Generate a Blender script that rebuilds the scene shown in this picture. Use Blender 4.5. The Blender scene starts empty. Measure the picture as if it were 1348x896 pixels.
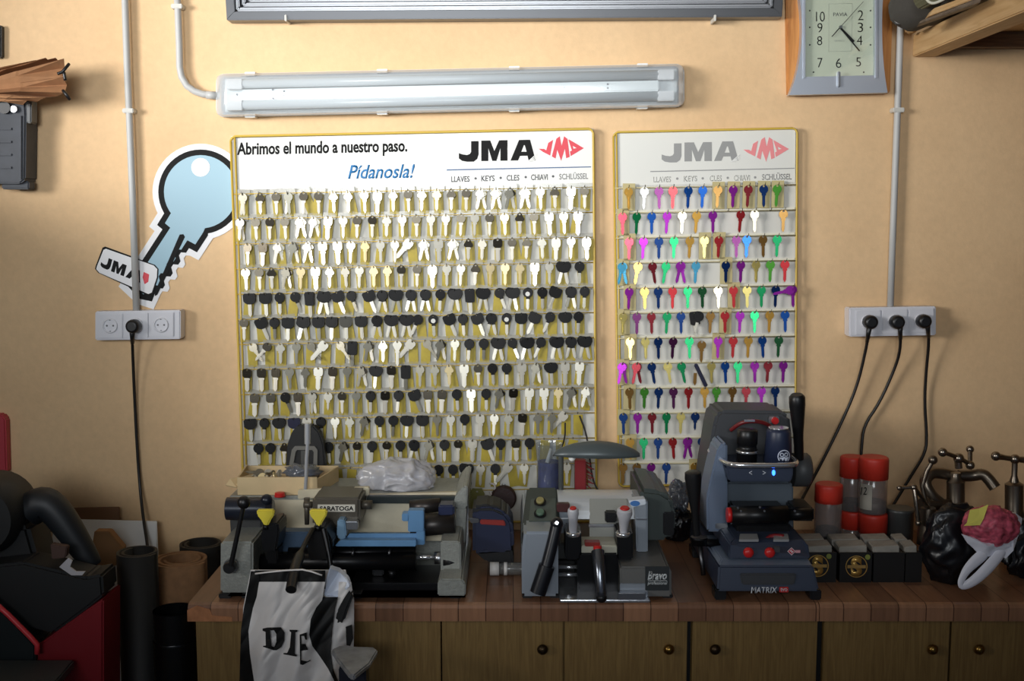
import bpy, bmesh, math, random
from mathutils import Vector, Matrix, noise
random.seed(7)
SC = bpy.context.scene
COL = SC.collection
PI = math.pi

# ------------------------------------------------------------------ camera, light, exposure
CAM_D, CAM_H, FPX = 3.0, 1.758, 1450.0
PITCH = math.atan(158.0 / FPX)
cam_data = bpy.data.cameras.new('camera')
cam_data.sensor_width = 36.0
cam_data.lens = 36.0 * FPX / 1348.0
cam = bpy.data.objects.new('camera', cam_data)
cam.location = (0, -CAM_D, CAM_H)
cam.rotation_euler = (PI / 2 - PITCH, 0, 0)
COL.objects.link(cam)
SC.camera = cam
SC.view_settings.view_transform = 'Standard'
SC.view_settings.look = 'None'
SC.view_settings.gamma = 1.0
SC.view_settings.use_curve_mapping = False
SC.view_settings.exposure = 0.0

world = bpy.data.worlds.new('world')
SC.world = world
world.use_nodes = True
world.node_tree.nodes['Background'].inputs['Color'].default_value = (0.62, 0.74, 1.0, 1)
world.node_tree.nodes['Background'].inputs['Strength'].default_value = 0.11


def area_light(name, loc, target, sx, sy, power, color=(1, 1, 1), spread=180):
    l = bpy.data.lights.new(name, 'AREA')
    l.shape = 'RECTANGLE'
    l.size, l.size_y, l.energy, l.color = sx, sy, power, color
    l.spread = math.radians(spread)
    o = bpy.data.objects.new(name, l)
    o.location = loc
    o.rotation_euler = (Vector(target) - Vector(loc)).to_track_quat('-Z', 'Y').to_euler()
    COL.objects.link(o)
    return o


# daylight coming through the shop window in the left wall
area_light('window_daylight', (-3.15, -2.7, 2.25), (-0.28, 0, 2.2), 1.4, 0.85, 14, (1.0, 0.98, 0.95), 46)
# softer daylight from the shop front behind the camera
area_light('shop_front_daylight', (-0.5, -4.3, 2.3), (-0.25, 0, 2.18), 2.0, 0.8, 10.5, (0.92, 0.97, 1.0), 52)


# ------------------------------------------------------------------ helpers
def lin(c):
    c = c / 255.0
    return c / 12.92 if c <= 0.04045 else ((c + 0.055) / 1.055) ** 2.4


def rgb(*c):
    return (lin(c[0]), lin(c[1]), lin(c[2]), 1.0)


def at(u, v, d):
    """point on the plane d metres in front of the back wall that is seen at pixel (u, v)"""
    xc, yc = (u - 674.0) / FPX, (448.0 - v) / FPX
    s, c = math.sin(PITCH), math.cos(PITCH)
    dy, dz = c + s * yc, -s + c * yc
    t = (CAM_D - d) / dy
    return Vector((xc * t, -d, CAM_H + dz * t))


def on_z(u, v, z):
    """point on the horizontal plane z seen at pixel (u, v)"""
    xc, yc = (u - 674.0) / FPX, (448.0 - v) / FPX
    s, c = math.sin(PITCH), math.cos(PITCH)
    dy, dz = c + s * yc, -s + c * yc
    t = (z - CAM_H) / dz
    return Vector((xc * t, -CAM_D + dy * t, z))


MATS = {}


def M(name, color, rough=0.5, metal=0.0, var=0.0, vs=12.0, bump=0.0, bs=150.0, alpha=None, emit=None, coat=0.0, stretch=None, trans=0.0):
    if name in MATS:
        return MATS[name]
    m = bpy.data.materials.new(name)
    m.use_nodes = True
    nt = m.node_tree
    n, L = nt.nodes, nt.links
    p = n['Principled BSDF']
    p.inputs['Roughness'].default_value = rough
    p.inputs['Metallic'].default_value = metal
    p.inputs['Coat Weight'].default_value = coat
    p.inputs['Transmission Weight'].default_value = trans
    base = rgb(*color)
    p.inputs['Base Color'].default_value = base
    m.diffuse_color = base
    if var or bump:
        tc = n.new('ShaderNodeTexCoord')
        mp = n.new('ShaderNodeMapping')
        L.new(tc.outputs['Object'], mp.inputs['Vector'])
        if stretch:
            mp.inputs['Scale'].default_value = stretch
    if var:
        nz = n.new('ShaderNodeTexNoise')
        nz.inputs['Scale'].default_value = vs
        nz.inputs['Detail'].default_value = 5
        L.new(mp.outputs['Vector'], nz.inputs['Vector'])
        r = n.new('ShaderNodeValToRGB')
        r.color_ramp.elements[0].position, r.color_ramp.elements[1].position = 0.3, 0.7
        r.color_ramp.elements[0].color = tuple(max(0, x * (1 - var)) for x in base[:3]) + (1,)
        r.color_ramp.elements[1].color = tuple(min(1, x * (1 + var)) for x in base[:3]) + (1,)
        L.new(nz.outputs['Fac'], r.inputs['Fac'])
        L.new(r.outputs['Color'], p.inputs['Base Color'])
    if bump:
        nb = n.new('ShaderNodeTexNoise')
        nb.inputs['Scale'].default_value = bs
        nb.inputs['Detail'].default_value = 3
        L.new(mp.outputs['Vector'], nb.inputs['Vector'])
        b = n.new('ShaderNodeBump')
        b.inputs['Strength'].default_value = bump
        b.inputs['Distance'].default_value = 0.004
        L.new(nb.outputs['Fac'], b.inputs['Height'])
        L.new(b.outputs['Normal'], p.inputs['Normal'])
    if emit:
        p.inputs['Emission Color'].default_value = base
        p.inputs['Emission Strength'].default_value = emit
    if alpha is not None:
        p.inputs['Alpha'].default_value = alpha
    MATS[name] = m
    return m


class MB:
    """collects shapes in one bmesh; build() links it as one mesh object"""
    MINZ = None     # lowest height allowed while things on the worktop are built

    def __init__(self):
        self.b = bmesh.new()
        self.mi = 0

    def _mark(self, faces):
        for f in faces:
            f.material_index = self.mi

    def face(self, pts):
        f = self.b.faces.new([self.b.verts.new(p) for p in pts])
        f.material_index = self.mi
        return f

    def box(self, x0, x1, y0, y1, z0, z1, bev=0.0):
        t = MB() if bev else self
        vs = [t.b.verts.new((x, y, z)) for x in (x0, x1) for y in (y0, y1) for z in (z0, z1)]
        fs = [t.b.faces.new([vs[i] for i in q]) for q in ((0, 1, 3, 2), (4, 6, 7, 5), (0, 4, 5, 1), (2, 3, 7, 6), (0, 2, 6, 4), (1, 5, 7, 3))]
        t._mark(fs)
        if bev:
            self._bev(t, bev)
        return self

    def _bev(self, t, bev, seg=2):
        bmesh.ops.recalc_face_normals(t.b, faces=t.b.faces[:])
        bmesh.ops.bevel(t.b, geom=t.b.edges[:], offset=bev, segments=seg, affect='EDGES', clamp_overlap=True)
        self.add(t)

    def add(self, t, mat=None):
        me = bpy.data.meshes.new('tmp')
        t.b.to_mesh(me)
        t.b.free()
        if mat:
            me.transform(mat)
        n0 = len(self.b.faces)
        self.b.from_mesh(me)
        self.b.faces.ensure_lookup_table()
        for f in self.b.faces[n0:]:
            f.material_index = self.mi
        bpy.data.meshes.remove(me)
        return self

    def prism(self, front, back, bev=0.0):
        """front and back: matching lists of 3-D points"""
        t = MB() if bev else self
        a = [t.b.verts.new(p) for p in front]
        c = [t.b.verts.new(p) for p in back]
        fs = [t.b.faces.new(a), t.b.faces.new(c[::-1])]
        n = len(a)
        for i in range(n):
            fs.append(t.b.faces.new((a[i], c[i], c[(i + 1) % n], a[(i + 1) % n])))
        t._mark(fs)
        if bev:
            bmesh.ops.recalc_face_normals(t.b, faces=t.b.faces[:])
            self._bev(t, bev)
        return self

    def pp(self, poly, df, db, bev=0.0, zmin=None):
        """polygon measured in the photograph at depth df, extruded straight back to depth db"""
        f = [at(u, v, df) for u, v in poly]
        zmin = MB.MINZ if zmin is None else zmin
        if zmin is not None:
            f = [Vector((p.x, p.y, max(p.z, zmin))) for p in f]
        return self.prism(f, [Vector((p.x, -db, p.z)) for p in f], bev)

    def pb(self, u0, v0, u1, v1, df, db, bev=0.0, zmin=None):
        return self.pp([(u0, v0), (u1, v0), (u1, v1), (u0, v1)], df, db, bev, zmin)

    def cyl(self, p0, p1, r0, r1=None, seg=20, cap=True):
        return self.lathe([(0, r0), (1, r0 if r1 is None else r1)], p0, p1, seg, cap)

    def lathe(self, prof, p0, p1, seg=20, cap=True):
        """profile of (fraction along the axis p0-p1, radius)"""
        p0, p1 = Vector(p0), Vector(p1)
        ax = p1 - p0
        q = ax.to_track_quat('Z', 'Y')
        ex, ey = q @ Vector((1, 0, 0)), q @ Vector((0, 1, 0))
        rings = []
        for t, r in prof:
            c = p0 + ax * t
            rings.append([self.b.verts.new(c + ex * (r * math.cos(2 * PI * k / seg)) + ey * (r * math.sin(2 * PI * k / seg))) for k in range(seg)])
        for a, c in zip(rings, rings[1:]):
            for k in range(seg):
                f = self.b.faces.new((a[k], a[(k + 1) % seg], c[(k + 1) % seg], c[k]))
                f.material_index = self.mi
                f.smooth = True
        if cap:
            self._mark([self.b.faces.new(rings[0][::-1]), self.b.faces.new(rings[-1])])
        return self

    def tube(self, pts, r, seg=8, smooth=0, flat=1.0):
        pts = [Vector(p) for p in pts]
        for _ in range(smooth):
            q = [pts[0]]
            for a, c in zip(pts, pts[1:]):
                q += [a.lerp(c, 0.25), a.lerp(c, 0.75)]
            pts = q + [pts[-1]]
        rr = r if callable(r) else (lambda t: r)
        rings = []
        up = Vector((0.13, -1, 0.21)).normalized()
        for i, p in enumerate(pts):
            d = (pts[min(i + 1, len(pts) - 1)] - pts[max(i - 1, 0)]).normalized()
            ex = up.cross(d)
            ex = ex.normalized() if ex.length > 1e-4 else Vector((1, 0, 0))
            ey = d.cross(ex)
            R = rr(i / max(1, len(pts) - 1))
            rings.append([self.b.verts.new(p + ex * (R * math.cos(2 * PI * k / seg)) + ey * (R * flat * math.sin(2 * PI * k / seg))) for k in range(seg)])
        for a, c in zip(rings, rings[1:]):
            for k in range(seg):
                f = self.b.faces.new((a[k], a[(k + 1) % seg], c[(k + 1) % seg], c[k]))
                f.smooth = True
                f.material_index = self.mi
        self._mark([self.b.faces.new(rings[0][::-1]), self.b.faces.new(rings[-1])])
        return self

    def ball(self, c, r, sx=1, sy=1, sz=1, seg=18, jit=0.0, js=3.0):
        n0 = set(self.b.verts)
        res = bmesh.ops.create_uvsphere(self.b, u_segments=seg, v_segments=max(8, seg * 2 // 3), radius=1.0)
        for v in res['verts']:
            k = 1.0
            if jit:
                k += jit * noise.noise(v.co * js + Vector(c) * 7) + jit * .5 * noise.noise(v.co * js * 2.7)
            v.co = Vector(c) + Vector((v.co.x * r * sx, v.co.y * r * sy, v.co.z * r * sz)) * k
        for v in res['verts']:
            for f in v.link_faces:
                f.smooth = True
                f.material_index = self.mi
        return self

    def shape(self, loops, y, th, tf=None):
        """flat outline with holes (x, z) facing -y, thickness th; tf maps (x, z) to a 3-D point on the front"""
        tf = tf or (lambda x, z: Vector((x, y, z)))
        edges, vl = [], []
        for lp in loops:
            vs = [self.b.verts.new((x, 0, z)) for x, z in lp]
            vl.append(vs)
            for i in range(len(vs)):
                edges.append(self.b.edges.new((vs[i], vs[(i + 1) % len(vs)])))
        r = bmesh.ops.triangle_fill(self.b, use_beauty=True, use_dissolve=False, edges=edges, normal=(0, -1, 0))
        tris = [f for f in r['geom'] if isinstance(f, bmesh.types.BMFace)]
        tri_idx = [[v for v in f.verts] for f in tris]
        allv = [v for vs in vl for v in vs]
        back = {v: self.b.verts.new((0, 0, 0)) for v in allv}
        for v in allv:
            p = tf(v.co.x, v.co.z)
            v.co = p
            back[v].co = p + Vector((0, th, 0))
        for f in tris:
            f.normal_update()
            if f.normal.y > 0:
                f.normal_flip()
            f.material_index = self.mi
        fs = []
        for t in tri_idx:
            fs.append(self.b.faces.new([back[v] for v in t]))
        for vs in vl:
            for i in range(len(vs)):
                a, c = vs[i], vs[(i + 1) % len(vs)]
                fs.append(self.b.faces.new((a, back[a], back[c], c)))
        self._mark(fs)
        return self

    def mesh(self, name):
        bmesh.ops.recalc_face_normals(self.b, faces=self.b.faces[:])
        me = bpy.data.meshes.new(name)
        self.b.to_mesh(me)
        self.b.free()
        return me

    def build(self, name, mats, parent=None, smooth=False, origin=None):
        me = self.mesh(name)
        if not isinstance(mats, (list, tuple)):
            mats = [mats]
        for m in mats:
            me.materials.append(m)
        if smooth:
            for p in me.polygons:
                p.use_smooth = True
            try:
                me.set_sharp_from_angle(angle=math.radians(40))
            except Exception:
                pass
        o = bpy.data.objects.new(name, me)
        COL.objects.link(o)
        if parent is not None:
            o.parent = parent
            w = Vector((0, 0, 0))
            q = parent
            while q is not None:
                w += q.location
                q = q.parent
            me.transform(Matrix.Translation(-w))
        else:
            xs = [v.co for v in me.vertices]
            c = Vector(((min(p.x for p in xs) + max(p.x for p in xs)) / 2, (min(p.y for p in xs) + max(p.y for p in xs)) / 2, min(p.z for p in xs))) if origin is None else Vector(origin)
            me.transform(Matrix.Translation(-c))
            o.location = c
        return o


def tag(o, label=None, cat=None, group=None, kind=None):
    if label: o['label'] = label
    if cat: o['category'] = cat
    if group: o['group'] = group
    if kind: o['kind'] = kind
    return o


def thing(name, label, cat, loc, group=None):
    o = bpy.data.objects.new(name, None)
    o.empty_display_size = 0.05
    o.location = loc
    COL.objects.link(o)
    return tag(o, label, cat, group)


def copy_tree(o, parent=None):
    c = o.copy()
    COL.objects.link(c)
    if parent is not None:
        c.parent = parent
    for ch in list(o.children):
        copy_tree(ch, c)
    return c


def text(name, s, box, d, mat, parent, shear=0.0, bold=0.0, slope=0.0, th=0.0006):
    """raised print: the string s fitted to the pixel box (u0, v0, u1, v1) on the plane d"""
    cu = bpy.data.curves.new('t', 'FONT')
    cu.body = s
    cu.shear = shear
    cu.offset = bold
    cu.resolution_u = 3
    to = bpy.data.objects.new('t', cu)
    COL.objects.link(to)
    dg = bpy.context.evaluated_depsgraph_get()
    me = bpy.data.meshes.new_from_object(to.evaluated_get(dg))
    bpy.data.objects.remove(to)
    bpy.data.curves.remove(cu)
    b = bmesh.new()
    b.from_mesh(me)
    bpy.data.meshes.remove(me)
    x0, x1 = min(v.co.x for v in b.verts), max(v.co.x for v in b.verts)
    y0, y1 = min(v.co.y for v in b.verts), max(v.co.y for v in b.verts)
    u0, v0, u1, v1 = box
    for v in b.verts:
        fx, fy = (v.co.x - x0) / (x1 - x0), (v.co.y - y0) / (y1 - y0)
        v.co = at(u0 + (u1 - u0) * fx, v1 + (v0 - v1) * fy + slope * (u1 - u0) * fx, d)
    r = bmesh.ops.extrude_face_region(b, geom=b.faces[:])
    for v in r['geom']:
        if isinstance(v, bmesh.types.BMVert):
            v.co.y += th
    m = MB()
    m.b.free()
    m.b = b
    return m.build(name, mat, parent)


def pshape(m, loops, d, th):
    """outline with holes given in photograph pixels on the plane d (built th thick towards the wall)"""
    return m.shape([[(u, v) for u, v in lp] for lp in loops], 0, th, lambda u, v: at(u, v, d))


def circ(cx, cy, r, n=20, ry=None):
    return [(cx + r * math.cos(2 * PI * k / n), cy + (ry or r) * math.sin(2 * PI * k / n)) for k in range(n)]


WT = 0.90      # height of the worktop
# ------------------------------------------------------------------ materials
def wall_paint():
    m = M('peach_wall_paint', (240, 203, 148), 0.75, bump=0.12, bs=110)
    nt = m.node_tree
    n, L = nt.nodes, nt.links
    p = n['Principled BSDF']
    tc = n.new('ShaderNodeTexCoord')
    big = n.new('ShaderNodeTexNoise'); big.inputs['Scale'].default_value = 2.2; big.inputs['Detail'].default_value = 6
    fine = n.new('ShaderNodeTexNoise'); fine.inputs['Scale'].default_value = 60; fine.inputs['Detail'].default_value = 4
    L.new(tc.outputs['Object'], big.inputs['Vector']); L.new(tc.outputs['Object'], fine.inputs['Vector'])
    r = n.new('ShaderNodeValToRGB')
    r.color_ramp.elements[0].position, r.color_ramp.elements[1].position = 0.30, 0.68
    r.color_ramp.elements[0].color = rgb(228, 190, 144); r.color_ramp.elements[1].color = rgb(240, 204, 158)
    mx = n.new('ShaderNodeMixRGB'); mx.blend_type = 'MULTIPLY'; mx.inputs['Fac'].default_value = 0.16
    L.new(big.outputs['Fac'], r.inputs['Fac']); L.new(r.outputs['Color'], mx.inputs[1]); L.new(fine.outputs['Fac'], mx.inputs[2])
    L.new(mx.outputs['Color'], p.inputs['Base Color'])
    return m


def stave_wood():
    m = M('butcher_block_laminate', (120, 84, 62), 0.32)
    nt = m.node_tree
    n, L = nt.nodes, nt.links
    p = n['Principled BSDF']
    tc = n.new('ShaderNodeTexCoord')
    mp = n.new('ShaderNodeMapping'); mp.inputs['Rotation'].default_value = (0, 0, PI / 2)
    L.new(tc.outputs['Object'], mp.inputs['Vector'])
    br = n.new('ShaderNodeTexBrick')
    br.inputs['Scale'].default_value = 1.0
    br.inputs['Brick Width'].default_value = 0.34
    br.inputs['Row Height'].default_value = 0.062
    br.inputs['Mortar Size'].default_value = 0.0012
    br.inputs['Color1'].default_value = rgb(156, 114, 86)
    br.inputs['Color2'].default_value = rgb(116, 82, 62)
    br.inputs['Mortar'].default_value = rgb(78, 50, 36)
    L.new(mp.outputs['Vector'], br.inputs['Vector'])
    mg = n.new('ShaderNodeMapping'); mg.inputs['Scale'].default_value = (40, 3, 3)
    L.new(tc.outputs['Object'], mg.inputs['Vector'])
    nz = n.new('ShaderNodeTexNoise'); nz.inputs['Scale'].default_value = 2.5; nz.inputs['Detail'].default_value = 6
    L.new(mg.outputs['Vector'], nz.inputs['Vector'])
    mx = n.new('ShaderNodeMixRGB'); mx.blend_type = 'OVERLAY'; mx.inputs['Fac'].default_value = 0.35
    L.new(br.outputs['Color'], mx.inputs[1]); L.new(nz.outputs['Fac'], mx.inputs[2])
    L.new(mx.outputs['Color'], p.inputs['Base Color'])
    return m


def grain_wood(name, c0, c1, scale=(22, 22, 1.6), rough=0.5):
    m = M(name, c0, rough)
    nt = m.node_tree
    n, L = nt.nodes, nt.links
    p = n['Principled BSDF']
    tc = n.new('ShaderNodeTexCoord')
    mp = n.new('ShaderNodeMapping'); mp.inputs['Scale'].default_value = scale
    L.new(tc.outputs['Object'], mp.inputs['Vector'])
    nz = n.new('ShaderNodeTexNoise'); nz.inputs['Scale'].default_value = 3; nz.inputs['Detail'].default_value = 7; nz.inputs['Distortion'].default_value = 1.2
    L.new(mp.outputs['Vector'], nz.inputs['Vector'])
    r = n.new('ShaderNodeValToRGB')
    r.color_ramp.elements[0].position, r.color_ramp.elements[1].position = 0.35, 0.65
    r.color_ramp.elements[0].color = rgb(*c1); r.color_ramp.elements[1].color = rgb(*c0)
    L.new(nz.outputs['Fac'], r.inputs['Fac'])
    L.new(r.outputs['Color'], p.inputs['Base Color'])
    return m


def clear_plastic(name, tint, fac=0.25, rough=0.12, diffuse=0.0):
    """thin clear plastic: mostly see-through with a gloss and an optional milky share"""
    m = bpy.data.materials.new(name)
    m.use_nodes = True
    nt = m.node_tree
    n, L = nt.nodes, nt.links
    n.remove(n['Principled BSDF'])
    out = n['Material Output']
    tr = n.new('ShaderNodeBsdfTransparent'); tr.inputs['Color'].default_value = rgb(*tint)
    gl = n.new('ShaderNodeBsdfGlossy'); gl.inputs['Roughness'].default_value = rough; gl.inputs['Color'].default_value = (1, 1, 1, 1)
    mx = n.new('ShaderNodeMixShader')
    fr = n.new('ShaderNodeLayerWeight'); fr.inputs['Blend'].default_value = 0.3
    mu = n.new('ShaderNodeMath'); mu.operation = 'MULTIPLY_ADD'; mu.inputs[1].default_value = 0.55; mu.inputs[2].default_value = 0.03 + fac * 0.03
    L.new(fr.outputs['Facing'], mu.inputs[0]); L.new(mu.outputs[0], mx.inputs[0]); L.new(tr.outputs[0], mx.inputs[1]); L.new(gl.outputs[0], mx.inputs[2])
    last = mx
    if diffuse:
        df = n.new('ShaderNodeBsdfDiffuse'); df.inputs['Color'].default_value = rgb(*tint)
        m2 = n.new('ShaderNodeMixShader'); m2.inputs[0].default_value = diffuse
        L.new(mx.outputs[0], m2.inputs[1]); L.new(df.outputs[0], m2.inputs[2])
        last = m2
    L.new(last.outputs[0], out.inputs['Surface'])
    MATS[name] = m
    return m


WALL = wall_paint()
M_TOP = stave_wood()
M_OAK = grain_wood('oak_veneer', (142, 114, 66), (122, 95, 52), (40, 40, 2.4))
M_PINE = grain_wood('pine_beam', (214, 178, 128), (196, 156, 106), (24, 2, 24))
M_CLOCKWOOD = grain_wood('orange_pine', (206, 140, 72), (176, 108, 48), (24, 24, 2))
WHITE = M('white_plastic', (228, 228, 230), 0.35)
PVC = M('grey_pvc', (184, 184, 182), 0.45)
CLIPW = M('pvc_clip', (205, 203, 196), 0.45)
BLACK = M('black_plastic', (20, 20, 22), 0.38)
RUBBER = M('black_rubber', (16, 16, 17), 0.55)
GAP_SHADE = M('recess_shade_black', (8, 8, 9), 0.7)  # near-black put in for the shade inside gaps and recesses
YWIRE = M('yellow_lacquer_wire', (206, 174, 70), 0.35)
CREAM = M('cream_wire', (196, 186, 150), 0.4)
CHROME = M('chrome', (222, 224, 228), 0.16, 0.85)
STEEL = M('brushed_steel', (170, 172, 176), 0.32, 1.0)
DSTEEL = M('dull_steel', (105, 105, 108), 0.42, 1.0)
BRASS = M('aged_brass', (150, 118, 62), 0.3, 1.0)
INK = M('black_print', (9, 9, 10), 0.85)
RED = M('red_plastic', (196, 32, 32), 0.35)

# ------------------------------------------------------------------ setting
def struct(m, name, mat):
    return tag(m.build(name, mat, None), kind='structure')


struct(MB().box(-3.0, 3.4, 0, 0.12, 0, 2.9), 'wall_back', WALL)
LW = MB()
LW.box(-2.75, -2.63, -4.4, 0, 0, 1.75).box(-2.75, -2.63, -4.4, 0, 2.72, 2.9).box(-2.75, -2.63, -4.4, -3.4, 1.75, 2.72).box(-2.75, -2.63, -1.4, 0, 1.75, 2.72)
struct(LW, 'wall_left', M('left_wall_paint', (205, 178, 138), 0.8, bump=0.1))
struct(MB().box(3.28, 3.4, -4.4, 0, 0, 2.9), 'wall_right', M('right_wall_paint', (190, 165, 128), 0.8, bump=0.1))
struct(MB().box(-3.0, 3.4, -4.4, 0.12, -0.1, 0), 'floor', M('floor_tile', (96, 88, 80), 0.5, var=0.2, vs=6))
struct(MB().box(-3.0, 3.4, -4.4, 0.12, 2.9, 3.0), 'ceiling', M('ceiling_paint', (225, 220, 208), 0.85))
WF = MB()
for a in ((-3.4, -3.36, 1.75, 2.72), (-1.44, -1.4, 1.75, 2.72), (-3.4, -1.4, 1.75, 1.79), (-3.4, -1.4, 2.68, 2.72)):
    WF.box(-2.72, -2.66, *a, 0.004)
struct(WF, 'window_1', M('window_frame_grey', (120, 120, 118), 0.5))

# ------------------------------------------------------------------ framed panel at the top
fr = thing('picture_frame', 'wide dark framed panel with stepped silver mouldings high above the lamp', 'frame', at(664, 27, 0))
GREYF = M('graphite_frame', (92, 93, 96), 0.35, 0.6)
SILVF = M('silver_moulding', (176, 178, 182), 0.25, 0.6)
L0, R0, B0 = at(299, 27, .045), at(1029, 22.5, .045), None
def frame_ring(name, inset, w, d0, d1, mat):
    m = MB()
    xl, xr = L0.x + inset, R0.x - inset
    zl, zr = L0.z + inset, R0.z + inset
    zt = L0.z + 0.62 - inset
    sl = 0.012 / 1.0
    outer = [(xl - 0.012 * 0, zl), (xr, zr), (xr + .02, zt), (xl - .02, zt)]
    inner = [(xl + w, zl + w), (xr - w, zr + w), (xr + .02 - w, zt - w), (xl - .02 + w, zt - w)]
    for i in range(4):
        j = (i + 1) % 4
        q = [outer[i], outer[j], inner[j], inner[i]]
        m.prism([Vector((x, -d1, z)) for x, z in q], [Vector((x, -d0, z)) for x, z in q], 0.0015 if name == 'outer_frame' else .0035)
    return m.build(name, mat, fr)
frame_ring('outer_frame', 0, .022, 0, .05, GREYF)
for k in range(3):
    frame_ring('moulding', .024 + k * .0135, .0095, .012, .046 - k * .009, SILVF)
MB().prism([Vector((L0.x + .02, -.012, L0.z + .02)), Vector((R0.x - .02, -.012, R0.z + .02)), Vector((R0.x, -.012, L0.z + .6)), Vector((L0.x, -.012, L0.z + .6))],
           [Vector((L0.x + .02, -.004, L0.z + .02)), Vector((R0.x - .02, -.004, R0.z + .02)), Vector((R0.x, -.004, L0.z + .6)), Vector((L0.x, -.004, L0.z + .6))]).build('panel', M('dark_panel', (50, 50, 54), 0.4), fr)
for u in (376.5, 941):
    p = at(u, 24, .05)
    MB().box(p.x - .003, p.x + .003, -.056, 0, p.z - .008, p.z + .008, .0012).build('clip', CLIPW, fr)

# ------------------------------------------------------------------ lamp fitting
lf = thing('lamp_fitting', 'long clear-covered twin tube lamp fitting above the key boards, unlit', 'lamp', at(593, 122, 0))
SL = -13.5 / 615.0
def lrect(u0, v0, u1, v1, df, db, bev=0.0, m=None, slope=SL, ref=285):
    m = m or MB()
    f = [(u, v + (u - ref) * slope) for u, v in ((u0, v0), (u1, v0), (u1, v1), (u0, v1))]
    return m.pp(f, df, db, bev)
hp = []
for cx_, cy_, a0 in ((891, 107, -PI / 2), (891, 144, 0), (294, 144, PI / 2), (294, 107, PI)):
    for k in range(6):
        a = a0 + PI / 2 * k / 5
        hp.append((cx_ + 10 * math.cos(a), cy_ + 10 * math.sin(a) + (cx_ - 285) * SL))
MB().pp(hp, .028, 0, .003).build('housing', M('lamp_housing', (196, 198, 200), 0.4), lf)
lrect(296, 104, 892, 148, .034, .0285, .002).build('gear_tray', M('lamp_tray', (226, 231, 232), 0.3), lf)
for k, v in enumerate((111, 139)):
    a, b = at(318, v + SL * 33, .052), at(868, v + SL * 583, .052)
    MB().cyl(a, b, .0128, seg=16).build('tube', M('unlit_tube', (214, 219, 222), 0.25), lf)
    for u0, u1 in ((298, 319), (866, 888)):
        lrect(u0, v - 6.5, u1, v + 6.5, .066, .034, .002).build('lamp_holder', M('lamp_holder_white', (236, 236, 236), 0.4), lf)
lrect(318, 118.5, 868, 132.5, .060, .034, .003).build('reflector_strip', M('reflector_white', (240, 246, 246), 0.3), lf)
sm = MB()
for u, v in ((312, 125), (359, 119.5), (359.5, 131), (374, 122), (374, 127.5), (430, 125.5), (504, 125.5), (674, 125.5), (743, 125.5), (800, 122), (800, 127)):
    p = at(u, v + (u - 285) * SL, .0615)
    sm.cyl(p, p + Vector((0, .003, 0)), .0028, seg=8)
sm.build('screws', DSTEEL, lf)['kind'] = 'stuff'
# clear cover: a bowed shell, open to the back
cv = MB()
NX, NV = 40, 14
prof = []
for i in range(NV + 1):
    t = i / NV
    a = PI * t
    prof.append((97.5 + 56 * (0.5 - 0.5 * math.copysign(abs(math.cos(a)) ** 0.6, math.cos(a))), .026 + .062 * math.sin(a) ** 0.5))
us = [285, 286, 289, 295] + [300 + k * (886 - 300) / 30 for k in range(31)] + [890, 896, 899, 900]
grid = []
for u in us:
    e = min(u - 285, 900 - u)
    k = min(1.0, (e / 10.0)) ** 0.5
    row = []
    for v, d in prof:
        vv = 125.5 + (v - 125.5) * (0.86 + 0.14 * k)
        row.append(cv.b.verts.new(at(u, vv + (u - 285) * SL, .026 + (d - .026) * max(k, .02))))
    grid.append(row)
for r0, r1 in zip(grid, grid[1:]):
    for i in range(NV):
        f = cv.b.faces.new((r0[i], r0[i + 1], r1[i + 1], r1[i])); f.smooth = True
cv.build('clear_cover', clear_plastic('lamp_cover_plastic', (238, 241, 243), 0.9, 0.16, 0.16), lf)
for u in (300, 329, 503, 677, 846):
    if u == 300: continue
    for v in (98, 153):
        lrect(u - 7, v - 2.5, u + 7, v + 2.5, .040, .010, .001).build('clip', M('clip_clear', (222, 222, 220), 0.3), lf)

# ------------------------------------------------------------------ conduits
def conduit(label, pts, clips, r=.0092, group=None, coupl=()):
    P = [at(u, v, .019) for u, v in pts]
    t = thing('cable_conduit', label, 'conduit', (P[-1].x, 0, P[-1].z))
    MB().tube(P, r, 14).build('pipe', PVC, t)
    for u, v in clips:
        p = at(u, v, .019)
        MB().box(p.x - .015, p.x + .015, -.031, 0, p.z - .006, p.z + .006, .002).build('clip', CLIPW, t)
    for a, b in coupl:
        MB().cyl(at(*a, .019), at(*b, .019), r * 1.14, seg=14).build('coupling', PVC, t)
    return t
conduit('straight grey conduit running down to the left socket strip', [(163, -12), (164.5, 0), (167.5, 90), (170, 146), (174.5, 260), (179.5, 408)], [(170, 146)])
conduit('grey conduit that bends into the end of the lamp fitting', [(232.5, -12), (234, 9), (236, 60), (236.5, 88), (239, 101), (246, 113), (256, 120), (267, 124), (286, 125.5)], [(234, 9)], coupl=[((272, 125), (284, 125.6))])
conduit('straight grey conduit running down to the right socket strip', [(1187, -12), (1186, 20), (1181.5, 146), (1176, 290), (1172, 405)], [(1181.5, 145)], r=.0088)

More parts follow.
